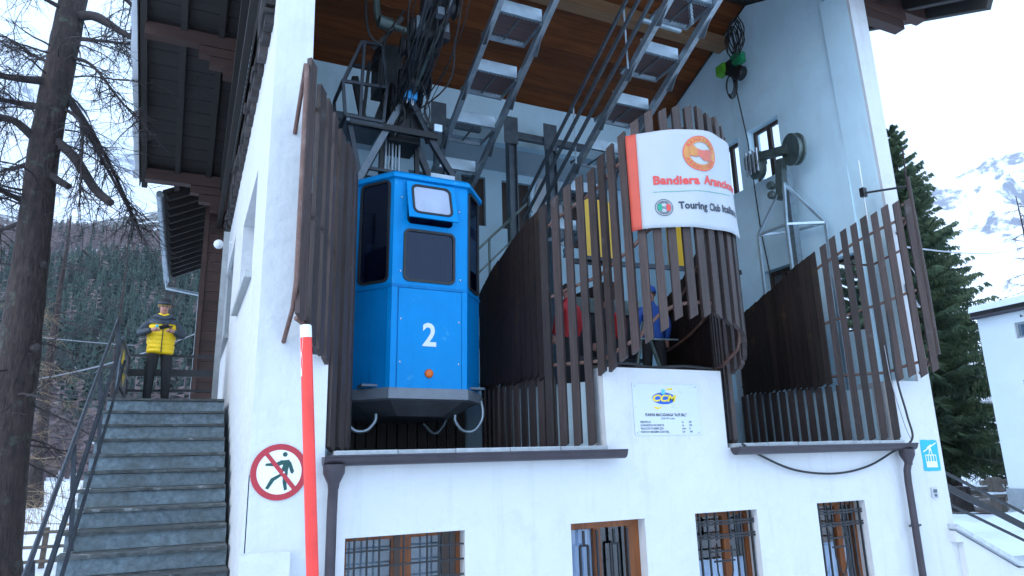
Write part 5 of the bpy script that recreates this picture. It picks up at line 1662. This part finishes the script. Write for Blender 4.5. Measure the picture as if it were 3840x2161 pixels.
# jacket details: quilted rings, hood collar, zip, badges
vs, fs = [], []
NZ, NA = 64, 36
for i in range(NZ + 1):
    t = i / NZ
    z = .835 + .56 * t
    rx = lerp_tab([(0, .185), (.04, .205), (.3, .212), (.65, .232), (.85, .228), (.95, .20), (1, .15)], t)
    ry = rx * lerp_tab([(0, .80), (.5, .76), (1, .72)], t)
    puff = .013 * (abs(sin(pi * t * 7.5)) ** .6 - .7)
    for k in range(NA):
        an = 2 * pi * k / NA
        wr = .012 * noise.noise(Vector((cos(an) * 2.2, sin(an) * 2.2, z * 9))) + .007 * noise.noise(Vector((cos(an) * 6, sin(an) * 6, z * 16)))
        vs.append(((rx + puff + wr) * cos(an), (ry + puff + wr) * sin(an) - .004, z + .010 * sin(2 * an + 4 * t)))
for i in range(NZ):
    for k in range(NA):
        fs.append((i * NA + k, i * NA + (k + 1) % NA, (i + 1) * NA + (k + 1) % NA, (i + 1) * NA + k))
fs.append(tuple(range(NA)))
MB().add(vs, fs, True).build('jacket', 'cloth_yellow', P1, local=True, sharp=2.5)
vs, fs = [], []
for i in range(15):                            # dark shoulder yoke over the jacket
    t = i / 14
    z = 1.325 + .13 * t
    rx = lerp_tab([(0, .236), (.45, .222), (.8, .17), (1, .10)], t)
    for k in range(NA):
        an = 2 * pi * k / NA
        vs.append(((rx + .008) * cos(an), (rx * .74 + .010) * sin(an) - .004, z + .02 * abs(cos(an)) * (1 - t)))
for i in range(14):
    for k in range(NA):
        fs.append((i * NA + k, i * NA + (k + 1) % NA, (i + 1) * NA + (k + 1) % NA, (i + 1) * NA + k))
MB().add(vs, fs, True).build('shoulder_yoke', 'cloth_navy', P1, local=True, sharp=2.5)
MB().path(crom([(-.13, .04, 1.45), (-.11, -.10, 1.47), (0, -.14, 1.43), (.11, -.10, 1.47), (.13, .04, 1.45), (0, .12, 1.50), (-.13, .04, 1.45)], 6), .042, 8).build('hood', 'cloth_navy', P1, local=True)
MB().path(crom([(-.075, .0, 1.51), (-.06, -.085, 1.51), (0, -.11, 1.48), (.06, -.085, 1.51), (.075, 0, 1.51)], 5), .022, 8).build('collar', 'cloth_yellow', P1, local=True)
MB().bar((0, -.172, .85), (0, -.178, 1.36), .014, .03, (0, 1, 0)).build('zip', 'cloth_black', P1, local=True)
for x, z, w_, h_, m in ((-.095, 1.29, .045, .045, 'print_cyan'), (.10, 1.295, .09, .02, 'cloth_black'), (.11, 1.25, .04, .045, 'cloth_black')):
    MB().box(x - w_ / 2, x + w_ / 2, -.182, -.150, z - h_ / 2, z + h_ / 2).build('badge', m, P1, local=True)
ph = empty('phone', (-.44, 5.24, SZ + 1.25))
tag(ph, 'black phone held in both hands by the person in yellow', 'phone')
me = bevelled(MB().box(-.038, .038, -.005, .005, -.075, .075).mesh(), .004)
me.transform(Matrix.Translation((-.44, 5.235, SZ + 1.25)) @ Matrix.Rotation(radians(40), 4, 'X') @ Matrix.Rotation(radians(70), 4, 'Y'))
link('case', me, 'rubber', ph)

person('person in red jacket standing behind the middle slat screen', (5.45, 1.95, 3.95), radians(200), 'cloth_red', 'cloth_red', 'cloth_black', 'cloth_black', hold=False, head_down=False)
P3, _ = person('person in blue jacket behind the slats below the flag', (6.92, 1.75, 3.95), radians(160), 'cloth_blue', 'cloth_blue', 'cloth_black', 'cloth_black', hold=False, hat='cloth_blue', head_down=False)
P4, _ = person('person in dark jacket with red bag behind the middle slats', (6.3, 2.1, 3.95), radians(185), 'cloth_black', 'cloth_black', 'cloth_navy', 'cloth_black', hold=False, head_down=False, scale=.95)
bg_ = hb_2 = bevelled(MB().box(6.15, 6.42, 1.72, 1.95, 4.85, 5.25).mesh(), .05, 2)
tag(link('bag', bg_, 'cloth_red'), 'small red bag on the back of the dark clothed person', 'bag')
# ---------------------------------------------------------------- ground, hills, sky-line
def smooth(a, b, x):
    t = max(0, min(1, (x - a) / (b - a)))
    return t * t * (3 - 2 * t)
def gz(x, y):
    z = .05 * max(0, min(y, 45) - 8) * smooth(2, -2, x) 
    z = max(z, (1.0 + .012 * max(0, x - 14)) * smooth(11.0, 12.6, x) * smooth(-.15, .25, y))
    z += .05 * noise.noise(Vector((x * .25, y * .25, 0))) + .015 * noise.noise(Vector((x * 1.3, y * 1.3, 4)))
    d = sqrt(x * x + y * y)
    if d > 55:
        z += .02 * (d - 55) * smooth(55, 120, d)
    return z
def axis_steps(lo, hi, fine_lo, fine_hi, f, c):
    o, v = [], lo
    while v < hi:
        o.append(v)
        v += f if fine_lo <= v < fine_hi else c
    o.append(hi)
    return o
xs = axis_steps(-300, 300, -14, 40, .7, 8)
ys = axis_steps(-60, 400, -4, 40, .7, 8)
vs = [(x, y, gz(x, y)) for x in xs for y in ys]
n = len(ys)
fs = [(i * n + j, (i + 1) * n + j, (i + 1) * n + j + 1, i * n + j + 1) for i in range(len(xs) - 1) for j in range(n - 1)
      if not (1.2 < xs[i] < 10.2 and .4 < ys[j] < 9)]
tag(MB().add(vs, fs, True).build('ground', 'ground', None, fix=False), kind='structure')
# bare soil under the spruce
vs, fs = [(26, 9.5, gz(26, 9.5) + .05)], []
for k in range(24):
    a = 2 * pi * k / 24
    r_ = 6.5 + 1.5 * noise.noise(Vector((cos(a), sin(a), 2)))
    x, y = 26 + r_ * cos(a), 9.5 + r_ * .8 * sin(a)
    vs.append((x, y, gz(x, y) + .02)); fs.append((0, k + 1, (k + 1) % 24 + 1))
tag(MB().add(vs, fs, True).build('bare_soil', 'soil', None, fix=False), kind='structure')

def hill(y):
    return -1 if y < 100 else .415 * (y - 100) - 1
def hillz(x, y):
    return hill(y + .25 * x) * (1 + .10 * noise.noise(Vector((x * .01, y * .01, 0)))) + 7 * noise.noise(Vector((x * .02, y * .02, 5)))
xs = [-330 + 12 * k for k in range(45)]
ys = [95 + 12 * k for k in range(40)]
vs = [(x, y, hillz(x, y) + (2 if y < 110 else 0)) for x in xs for y in ys]
n = len(ys)
fs = [(i * n + j, (i + 1) * n + j, (i + 1) * n + j + 1, i * n + j + 1) for i in range(len(xs) - 1) for j in range(n - 1)]
mat('hill_floor', (.06, .075, .072), .95, col2=(.13, .12, .12), scale=.15, bump=0, patch=(.72, .75, .80), pscale=.07, plo=.52, phi=.60)
tag(MB().add(vs, fs, True).build('hillside', 'hill_floor', None, fix=False), kind='structure')

def conifer(mb, x, y, z, h, r, rng, layers=9, n=6):
    for k in range(layers):
        t = k / layers
        zb = z + h * (.08 + .80 * t)
        zt = z + h * min(1, .08 + .80 * t + .20)
        rr = (r * (1 - t) ** .8 + .2) * rng.uniform(.75, 1.2)
        a0 = rng.uniform(0, 6.28)
        vs = [(x + rng.uniform(-.2, .2), y, zt)]
        for j in range(n * 2):
            a = a0 + pi * j / n
            q = rr * (rng.uniform(.85, 1.15) if j % 2 == 0 else rng.uniform(.35, .6))
            vs.append((x + q * cos(a), y + q * sin(a), zb + (0 if j % 2 == 0 else h * .06) + rng.uniform(-.3, .3)))
        mb.add(vs, [(0, 1 + j, 1 + (j + 1) % (2 * n)) for j in range(2 * n)])
def bare(mb, x, y, z, h, rng, n=26):
    mb.add([(x - .22, y, z), (x + .22, y, z), (x, y, z + h)], [(0, 1, 2)])
    for k in range(n):
        t = rng.uniform(.18, .97)
        a = rng.uniform(0, 6.28)
        ln = h * .22 * (1.05 - t) + .6
        p = Vector((x, y, z + h * t))
        q = p + Vector((cos(a) * ln, sin(a) * ln, rng.uniform(-.2, .25) * ln))
        w_ = Vector((0, 0, rng.uniform(.14, .30)))
        mb.add([p - w_, p + w_, q + Vector((0, 0, rng.uniform(-.3, .3)))], [(0, 1, 2)])
rng = random.Random(21)
ev, la = MB(), MB()
for k in range(6800):
    d = rng.uniform(0, 1) ** .75
    y = 104 + 354 * d
    ax = rng.uniform(-.42, .16)
    x = ax * (y + 7.5)
    z = hillz(x, y)
    up = (y - 118) / 340 + .12 * noise.noise(Vector((x * .02, y * .02, 8)))
    h = rng.uniform(6.5, 11.5)
    pl_ = .10 if up < .62 else .85
    if up < .02: pl_ = .6
    if ax < -.2: pl_ += .15
    if rng.random() < pl_:
        bare(la, x, y, z, h, rng, 20)
    else:
        conifer(ev, x, y, z - .5, h, rng.uniform(1.2, 2.1), rng, 7, 5)
for k in range(420):                                     # leafless belt along the foot of the hill
    y = rng.uniform(70, 122)
    x = rng.uniform(-.40, .06) * (y + 7.5)
    bare(la, x, y, gz(x, y) if y < 95 else max(gz(x, y), hillz(x, y)), rng.uniform(4, 7.5), rng, 40)
tag(ev.build('evergreen_forest', 'forest_green', None, fix=False), 'dark green spruce forest covering the hillside on the left', 'forest', kind='stuff')
tag(la.build('larch_forest', 'forest_larch', None, fix=False), 'leafless purple brown larches on the hillside on the left', 'forest', kind='stuff')

def mountain(name, az0, az1, r0, r1, prof, seed, na=150, nr=70, rough=.16):
    vs = []
    for i in range(na + 1):
        az = radians(az0 + (az1 - az0) * i / na)
        for j in range(nr + 1):
            t = j / nr
            r_ = r0 + (r1 - r0) * t
            x, y = r_ * sin(az), r_ * cos(az) - 7.5
            top = prof(math.degrees(az))
            f_ = noise.fractal(Vector((x * .0022 + seed, y * .0022, seed)), .9, 2.1, 7)
            rd = 1 - abs(noise.noise(Vector((x * .004 + seed, y * .004, 2.2)))) * 1.4
            z = top * r1 * (t ** 1.25) * (1 + rough * .35 * f_) + r1 * rough * .13 * (f_ + .9 * rd) * min(1, 3 * t)
            vs.append((x, y, z - 5))
    n = nr + 1
    fs = [(i * n + j, i * n + j + 1, (i + 1) * n + j + 1, (i + 1) * n + j) for i in range(na) for j in range(nr)]
    return tag(MB().add(vs, fs, True).build(name, 'mountain', None, fix=False), kind='structure')
def prof_r(a):
    t = [(45, .20), (52, .25), (56, .27), (58.8, .283), (60, .288), (61, .30), (62, .316), (63, .32), (64, .312), (66, .30), (70, .33), (78, .3)]
    return lerp_tab(t, a)
def prof_l(a):
    return lerp_tab([(-32, .55), (-18, .50), (-8, .47), (0, .42), (8, .36), (16, .30)], a)
mountain('snowy_mountain', 42, 80, 500, 2400, prof_r, 3.0, 190, 90, .26)
mountain('snowy_mountain', -34, 18, 620, 2600, prof_l, 11.0)

# ---------------------------------------------------------------- trees
def tapered(mb, pts, r0, r1, n=6, p=1.0):
    m_ = len(pts)
    mb.path(pts, [r0 + (r1 - r0) * (k / (m_ - 1)) ** p for k in range(m_)], n, True)
def limb(rng, a, d, ln, droop, wob, k=7):
    pts = [Vector(a)]
    d = Vector(d).normalized()
    for i in range(k):
        d = (d + Vector((rng.uniform(-wob, wob), rng.uniform(-wob, wob), rng.uniform(-wob, wob) + droop))).normalized()
        pts.append(pts[-1] + d * ln / k)
    return pts
def twigs(mb, rng, pts, r, cnt, ln, droop, n=4, sub=3, knobs=0):
    for _ in range(cnt):
        i = rng.uniform(.25, 1) * (len(pts) - 1)
        k = min(int(i), len(pts) - 2)
        a = pts[k].lerp(pts[k + 1], i - k)
        d = (pts[k + 1] - pts[k]).normalized() * .7 + Vector((rng.uniform(-1, 1), rng.uniform(-1, 1), rng.uniform(-.8, .5)))
        q = limb(rng, a, d, ln * rng.uniform(.4, 1.2), droop, .28, 5)
        tapered(mb, q, r * rng.uniform(.7, 1.1), r * .3, n)
        for _s in range(sub):
            b = q[rng.randint(1, 4)]
            d2 = Vector((rng.uniform(-1, 1), rng.uniform(-1, 1), rng.uniform(-.9, .5)))
            tapered(mb, limb(rng, b, d2, ln * rng.uniform(.15, .5), droop * 1.3, .3, 4), r * .5, r * .22, 3)
# big larch beside the stair; limbs as (start, mid, end) seen from the front, depth varied
e = empty('larch_tree', (-2.88, 8.0, 0))
tag(e, 'big bare larch with thick bark and sawn branches left of the stair', 'tree')
rng = random.Random(4)
tk = [(-1.93, 3.0, .9), (-1.94, 3.0, 1.8), (-1.95, 3.0, 2.7), (-1.96, 3.0, 3.8), (-1.99, 3.0, 4.9), (-2.0, 3.0, 5.8), (-2.03, 3.0, 7.1), (-2.0, 3.02, 8.3), (-1.95, 3.05, 9.6), (-1.9, 3.1, 11), (-1.85, 3.15, 13), (-1.8, 3.2, 15)]
tp = crom(tk, 10)
mb = MB()
N_ = 22
vs, fs = [], []
for i, p in enumerate(tp):
    t = i / (len(tp) - 1)
    r_ = .29 - .07 * min(1, t * 2) - .06 * t
    if t < .12: r_ += (.12 - t) * .8
    for k in range(N_):
        a = 2 * pi * k / N_
        q = r_ * (1 + .10 * noise.noise(Vector((cos(a) * 2.2, sin(a) * 2.2, p.z * 1.3))) + .06 * noise.noise(Vector((cos(a) * 6, sin(a) * 6, p.z * 5))))
        vs.append((p.x + q * cos(a), p.y + q * sin(a), p.z))
for i in range(len(tp) - 1):
    for k in range(N_):
        fs.append((i * N_ + k, i * N_ + (k + 1) % N_, (i + 1) * N_ + (k + 1) % N_, (i + 1) * N_ + k))
mb.add(vs, fs, True)
FAR = 1.476                                # the tree stands 8 m back
def away(mb_):
    mb_.v = [(p[0] * FAR, -7.5 + (p[1] + 7.5) * FAR, 3 + (p[2] - 3) * FAR) for p in mb_.v]
    return mb_
away(mb).build('trunk', 'bark', e, sharp=3)
LIMBS = [  # (dx, z) polyline from the trunk, radius, sawn?, depth drift
    ([(.06, 9.35), (.36, 9.30), (.70, 9.08), (1.05, 8.85), (1.5, 8.6)], .075, 0, -.5),
    ([(.04, 8.2), (.36, 7.75), (.80, 7.0), (1.12, 6.45)], .042, 0, .3),
    ([(.02, 7.45), (.36, 7.12), (.66, 6.66), (.90, 6.38)], .070, 1, -.5),
    ([(.0, 6.95), (.22, 6.78), (.38, 6.66)], .058, 1, -.3),
    ([(.08, 8.7), (.40, 8.5), (.80, 7.95), (1.1, 7.55)], .030, 0, -.6),
    ([(.05, 8.25), (.55, 7.55), (1.0, 6.75), (1.2, 6.3)], .038, 0, .6),
    ([(-.05, 8.25), (-.35, 8.12), (-.7, 8.1), (-1.1, 8.2)], .065, 0, -.4),
    ([(-.06, 7.85), (-.36, 7.90), (-.7, 7.95), (-1.0, 8.0)], .055, 0, .3),
    ([(-.08, 7.35), (-.36, 7.5), (-.62, 7.45), (-1.0, 7.5)], .065, 0, -.5),
    ([(-.1, 7.0), (-.36, 6.98), (-.7, 6.95)], .042, 0, .4),
    ([(-.12, 6.45), (-.40, 6.50), (-.8, 6.48)], .042, 0, -.4),
    ([(-.14, 6.2), (-.45, 6.15), (-.8, 6.2)], .036, 0, .5),
    ([(-.05, 9.4), (-.5, 9.45), (-1.0, 9.55)], .036, 0, -.3),
    ([(-.05, 8.5), (-.4, 8.75), (-.8, 9.1)], .030, 0, .5),
    ([(.02, 5.75), (.16, 5.6), (.2, 5.55)], .040, 1, -.3),
    ([(.1, 10.2), (.5, 10.0), (1.0, 9.6), (1.4, 9.2)], .05, 0, .4),
    ([(-.1, 10.2), (-.6, 10.1), (-1.1, 9.9)], .045, 0, -.3),
    ([(.1, 9.0), (.45, 9.15), (.9, 9.3), (1.3, 9.2)], .028, 0, .5),
    ([(.1, 7.9), (.4, 7.55), (.5, 6.9), (.55, 6.3)], .026, 0, -.6),
    ([(.02, 4.55), (.18, 4.5), (.24, 4.52)], .05, 1, -.4),
]
br, tw = MB(), MB()
for pl_, r_, cut, dep in LIMBS:
    def tx_(z):
        for a, b in zip(tk[:-1], tk[1:]):
            if a[2] <= z <= b[2]:
                return a[0] + (b[0] - a[0]) * (z - a[2]) / (b[2] - a[2])
        return -1.9
    x0 = tx_(pl_[0][1])
    pts = crom([(x0 + dx, 3.0 + dep * (k / max(1, len(pl_) - 1)) + (0 if k == 0 else rng.uniform(-.06, .06)), z + rng.uniform(-.03, .03)) for k, (dx, z) in enumerate(pl_)], 5)
    m_ = len(pts)
    br.path(pts, [r_ * (1.25 if k == 0 else 1) * (1 - (.25 if cut else .78) * k / (m_ - 1)) for k in range(m_)], 9)
    if not cut:
        twigs(tw, rng, pts, .0085, 34, .85, -.06, 4, 6)
for k in range(46):                                       # thin shoots straight off the trunk
    z = rng.uniform(3.0, 11)
    a = rng.uniform(0, 2 * pi)
    q = limb(rng, (tx_(z) + .2 * cos(a), 3 + .2 * sin(a), z), (cos(a), sin(a), rng.uniform(-.3, .3)), rng.uniform(.4, 1.6), -.07, .2, 7)
    tapered(br, q, .014, .004, 5)
    twigs(tw, rng, q, .006, 7, .45, -.08, 3, 3)
away(br).build('branch', 'twig', e)
away(tw).build('twigs', 'twig', e, fix=False)

def spruce(label, x, y, z, h, rad, seed, wh=38, nb=13, group=None, lean=0.0, m='spruce'):
    e_ = empty('spruce_tree', (x, y, z))
    tag(e_, label, 'tree', group)
    rng = random.Random(seed)
    MB().path([(x, y, z - .3), (x, y, z + h * .3), (x, y, z + h * .97)], [h * .026, h * .018, .02], 10).build('trunk', 'bark', e_)
    mb = MB()
    for i in range(wh):
        t = (i + rng.uniform(-.3, .3)) / wh
        zb = z + h * (.10 + .88 * t)
        L_ = rad * (1 - t) ** .9 * rng.uniform(.75, 1.1) + .25
        for k in range(nb if t < .8 else 7):
            a = rng.uniform(0, 2 * pi)
            ln = L_ * rng.uniform(.65, 1.18)
            pts = limb(rng, (x, y, zb), (cos(a), sin(a), .30 - .65 * (1 - t)), ln, .035, .10, 7)
            d0 = Vector((cos(a), sin(a), 0)); s0 = Vector((-sin(a), cos(a), 0))
            mb.path(pts, [.03, .028, .024, .02, .016, .012, .008, .005], 3, False)
            for j in range(1, len(pts)):
                for q in range(6):
                    p = pts[j - 1].lerp(pts[j], rng.random())
                    w_ = ln * .20 * (1.15 - j / 9) + .10
                    for s_ in (-1, 1):
                        tip = p + s0 * s_ * w_ * rng.uniform(.5, 1.1) + d0 * w_ * rng.uniform(.2, .7) + Vector((0, 0, -w_ * rng.uniform(.15, .75)))
                        b = d0 * .036 + Vector((0, 0, .022))
                        mb.add([p - b, p + b + Vector((0, 0, rng.uniform(-.02, .05))), tip], [(0, 1, 2)])
                        md_ = p.lerp(tip, .55)
                        mb.add([md_ - d0 * .035, md_ + d0 * .03, md_ + s0 * s_ * .02 + Vector((rng.uniform(-.06, .06), rng.uniform(-.06, .06), -w_ * .42))], [(0, 1, 2)])
    mb.build('crown', m, e_, fix=False)
    return e_
spruce('tall dark green spruce between the station and the white house', 29.2, 12.0, 1.0, 17.3, 3.7, 2, 50, 17)
spruce('smaller spruce standing left behind the tall spruce', 33.5, 18.5, 1.2, 13.5, 3.2, 5, 30, 12)
def bare_tree(label, x, y, z, h, seed, r_=.12, m='twig', nb=46, ln=.3, lean=(0, 0), tl=.5, name='larch_tree', group=None, tr=.02, cnt=8):
    e_ = empty(name, (x, y, z))
    tag(e_, label, 'tree', group)
    rng = random.Random(seed)
    pts = [Vector((x + lean[0] * t + rng.uniform(-.06, .06), y + lean[1] * t, z - .2 + h * t)) for t in [k / 8 for k in range(9)]]
    MB().path(pts, [r_ * (1 - .88 * k / 8) * (1.5 if k == 0 else 1) for k in range(9)], 9).build('trunk', 'bark', e_)
    mb = MB()
    for k in range(nb):
        t = rng.uniform(.22, .98)
        i = t * 8; j = min(int(i), 7)
        p = pts[j].lerp(pts[j + 1], i - j)
        a = rng.uniform(0, 2 * pi)
        q = limb(rng, p, (cos(a), sin(a), rng.uniform(-.25, .25)), h * ln * (1.1 - t) * rng.uniform(.6, 1.2) + .3, -.03, .16, 7)
        tapered(mb, q, tr, tr * .25, 4)
        twigs(mb, rng, q, tr * .45, cnt, tl, -.05, 3, 2)
    mb.build('crown', m, e_, fix=False)
    return e_
bare_tree('tall bare larch standing far right before the snowy mountain', 62, 24, 2, 21.5, 31, .28, nb=60, ln=.18, tl=1.1, tr=.035)
bare_tree('straight larch trunk rising from the snow behind the log fence', -6.35, 33.5, 1.2, 15, 12, .36, nb=50, ln=.24, tl=1.0, tr=.03, group=None)
bare_tree('slim larch trunk farther back left of the stair', -4.2, 41, 1.6, 16, 14, .20, nb=40, ln=.2, tl=1.0, tr=.03)
bare_tree('thin larch nearest the red hut', -1.2, 36, 1.4, 13, 15, .16, nb=40, ln=.2, tl=.9, tr=.025)
bare_tree('golden twigged young larch close behind the big trunk', -3.55, 12.0, .2, 7.4, 16, .09, 'twig_gold', 60, .30, tl=.55, tr=.014, cnt=10)
bare_tree('grey bush by the bench in front of the white house', 24.8, 6.6, 1.1, 2.3, 18, .05, 'twig', 40, .55, tl=.4, tr=.014, name='bush', cnt=8)
# dry stalks poking through the snow on the left
rng = random.Random(17)
mb = MB()
for k in range(900):
    y = rng.uniform(22, 48)
    x = rng.uniform(-.30, -.10) * (y + 7.5)
    b = Vector((x, y, gz(x, y)))
    q = b + Vector((rng.uniform(-.2, .2), rng.uniform(-.2, .2), rng.uniform(.3, .9)))
    mb.add([b - Vector((.012, 0, 0)), b + Vector((.012, 0, 0)), q], [(0, 1, 2)])
tag(mb.build('dry_stalks', 'twig_gold', None, fix=False), 'dry grass stalks poking through the snow', 'grass', kind='stuff')

# ---------------------------------------------------------------- log fence, red hut, white house, bench, wires
e = empty('log_fence', (-4.6, 16, .4))
tag(e, 'low log fence in the snow at lower left', 'fence')
rng = random.Random(6)
fp = [(-6.6, 16.6), (-5.35, 16.4), (-4.35, 16.3), (-3.25, 16.1), (-2.0, 15.9)]
for x, y in fp:
    MB().bar((x, y, gz(x, y) - .1), (x + .03, y, gz(x, y) + 1.05), .13, .12, (0, 1, 0)).build('post', 'fence_wood', e)
for dz in (.18, .55, .92):
    for (x, y), (x2, y2) in zip(fp[:-1], fp[1:]):
        MB().tube((x - .1, y - .09, gz(x, y) + dz + rng.uniform(-.03, .03)), (x2 + .1, y2 - .09, gz(x2, y2) + dz + rng.uniform(-.03, .03)), .045, 8).build('rail', 'fence_wood', e)
h = empty('mountain_hut', (-3.2, 58, 2))
tag(h, 'small red brown hut with snowy roof among the trees', 'house')
hz = gz(-3, 58)
MB().box(-5.4, .4, 56, 62, hz - .5, hz + 3.2).build('wall', 'red_house', h)
rf_ = MB().add([(-6.6, 55.3, hz + 3.1), (.9, 55.3, hz + 4.9), (.9, 62.5, hz + 4.9), (-6.6, 62.5, hz + 3.1), (-6.6, 55.3, hz + 3.3), (.9, 55.3, hz + 5.1), (.9, 62.5, hz + 5.1), (-6.6, 62.5, hz + 3.3)],
               [(0, 1, 2, 3), (4, 5, 6, 7), (0, 1, 5, 4), (1, 2, 6, 5), (2, 3, 7, 6), (3, 0, 4, 7)]).build('roof', 'snow', h)
MB().box(-3.4, -2.7, 58, 58.8, hz + 3.6, hz + 5.2).build('chimney', 'house_plaster', rf_)
for x in (-4.4, -2.2):
    MB().box(x, x + .7, 55.96, 56.0, hz + 1, hz + 2).build('window', 'room_dark', h)
tag(MB().box(-4.4, -2.9, 47.0, 48.2, 1.6, 3.2).build('transformer_box', 'grey_concrete', None), 'grey box standing in the snow before the hut', 'box')

h = empty('white_house', (19.8, 1, 1.2))
tag(h, 'white house with snowy roof and small windows at the right edge', 'house')
link('wall', wall_mesh('X', 19.6, 20.0, -6, 4.05, .6, 6.45, [(2.2, 3.15, 5.70, 6.12), (1.9, 3.2, 3.3, 4.62), (-2, -.8, 3.3, 4.6)]), 'house_plaster', h)
MB().box(20.0, 27, 3.65, 4.05, .6, 6.45).build('wall', 'house_plaster', h)
MB().box(19.56, 19.6, -6, 4.1, .6, 1.9).build('plinth', 'grey_concrete', h)
rf_ = MB().add([(19.48, 4.14, 6.42), (19.48, -7, 6.62), (24, -7, 6.7), (24, 4.14, 6.5), (19.48, 4.14, 6.56), (19.48, -7, 6.76), (24, -7, 6.82), (24, 4.14, 6.62)],
               [(0, 1, 2, 3), (4, 5, 6, 7), (0, 1, 5, 4), (1, 2, 6, 5), (2, 3, 7, 6), (3, 0, 4, 7)]).build('roof', 'eave_wood', h)
MB().add([(19.45, 4.17, 6.565), (19.45, -7, 6.765), (24, -7, 6.825), (24, 4.17, 6.625), (19.48, 4.14, 6.74), (19.48, -7, 6.94), (24, -7, 7.0), (24, 4.14, 6.8)],
         [(0, 1, 2, 3), (4, 5, 6, 7), (0, 1, 5, 4), (1, 2, 6, 5), (2, 3, 7, 6), (3, 0, 4, 7)]).build('roof_snow', 'snow', rf_)
for y0, y1, z0, z1 in ((2.2, 3.15, 5.70, 6.12), (1.9, 3.2, 3.3, 4.62), (-2, -.8, 3.3, 4.6)):
    w_ = MB().box(19.66, 19.72, y0, y0 + .06, z0, z1).box(19.66, 19.72, y1 - .06, y1, z0, z1).box(19.66, 19.72, y0 + .06, y1 - .06, z1 - .06, z1).box(19.66, 19.72, y0 + .06, y1 - .06, z0, z0 + .06).box(19.66, 19.72, (y0 + y1) / 2 - .03, (y0 + y1) / 2 + .03, z0 + .06, z1 - .06).build('window', 'grey_concrete', h)
    MB().box(19.69, 19.695, y0 + .06, y1 - .06, z0 + .06, z1 - .06).build('pane', 'window_glass', w_)
    MB().box(19.9, 19.92, y0, y1, z0, z1).build('blind', 'room_blue', w_)
MB().tube((19.44, 4.1, 6.40), (19.44, -7, 6.60), .05, 8).build('gutter', 'gutter_metal', h)
for y in (2.4, 2.9):
    MB().path([(19.6, y, 6.24), (19.52, y, 6.28), (19.52, y, 6.22)], .012, 6).build('hook', 'black_iron', h)
e = empty('wooden_bench', (22.5, 5.2, 1.1))
tag(e, 'weathered timber bench with snow in front of the white house', 'bench')
bz = gz(22.5, 5.2)
for x, y in ((21.6, 5.6), (23.2, 5.0)):
    MB().box(x - .12, x + .12, y - .15, y + .15, bz - .1, bz + 1.0).build('leg', 'fence_wood', e)
MB().bar((21.2, 5.75, bz + .85), (23.8, 4.8, bz + .9), .12, .14).build('back_rail', 'fence_wood', e)
MB().bar((21.2, 5.60, bz + .5), (23.8, 4.65, bz + .5), .4, .08).build('seat', 'fence_wood', e)
MB().bar((21.2, 5.60, bz + .56), (23.8, 4.65, bz + .56), .38, .05).build('seat_snow', 'snow', e)
st = MB().lathe((21.5, 6.6, gz(21.5, 6.6)), (0, 0, 1), [(-.1, .34), (.1, .30), (.75, .27), (.78, 0)], 14).build('tree_stump', 'bark', None)
tag(st, 'short dark tree stump left of the bench', 'stump')
# ploughed snow heap behind the parapet
vs, fs = [], []
nx, ny = 40, 22
for i in range(nx + 1):
    for j in range(ny + 1):
        x, y = 12.2 + 9 * i / nx, .5 + 4.6 * j / ny
        ed = min(i / nx, 1 - i / nx, j / ny, 1 - j / ny)
        z = gz(x, y) - .03 + .34 * min(1, ed * 5) * max(0, .55 + .9 * noise.noise(Vector((x * .7, y * .8, 3)))) + .08 * noise.noise(Vector((x * 3, y * 3, 1))) * min(1, ed * 6)
        vs.append((x, y, z))
fs = [(i * (ny + 1) + j, (i + 1) * (ny + 1) + j, (i + 1) * (ny + 1) + j + 1, i * (ny + 1) + j + 1) for i in range(nx) for j in range(ny)]
tag(MB().add(vs, fs, True).build('snow_heap', 'snow', None, fix=False), 'lumpy ploughed snow behind the right railing', 'snow', kind='stuff')
def wire(label, a, b, sag, r_=.014, m='wire'):
    a, b = Vector(a), Vector(b)
    pts = [a.lerp(b, k / 12) - Vector((0, 0, sag * 4 * (k / 12) * (1 - k / 12))) for k in range(13)]
    tag(MB().path(pts, r_, 5).build('overhead_wire', m, None), label, 'wire', 'overhead wires')
wire('overhead wire sloping down from the larch towards the stair rail', (-8, 13, 6.9), (-1.4, 13.2, 6.15), .15)
wire('overhead wire rising to the timber wing behind the person', (-4.6, 13, 5.0), (.1, 12, 6.35), .25, .02)
wire('pale cable crossing right of the slats towards the far larch', (11.15, .1, 6.42), (62, 25, 19.1), .3, .018)

# ---------------------------------------------------------------- valley air
hm = bpy.data.materials.new('valley_air'); hm.use_nodes = True
hn = hm.node_tree.nodes; hn.clear()
ho = hn.new('ShaderNodeOutputMaterial'); hv = hn.new('ShaderNodeVolumePrincipled')
hv.inputs['Color'].default_value = (.86, .92, 1, 1)
hv.inputs['Density'].default_value = .00013
hv.inputs['Anisotropy'].default_value = .2
hm.node_tree.links.new(hv.outputs[0], ho.inputs['Volume'])
M['valley_air'] = hm
tag(MB().box(-2300, 2700, -420, 2900, -30, 1900).build('haze', 'valley_air', None), kind='stuff')
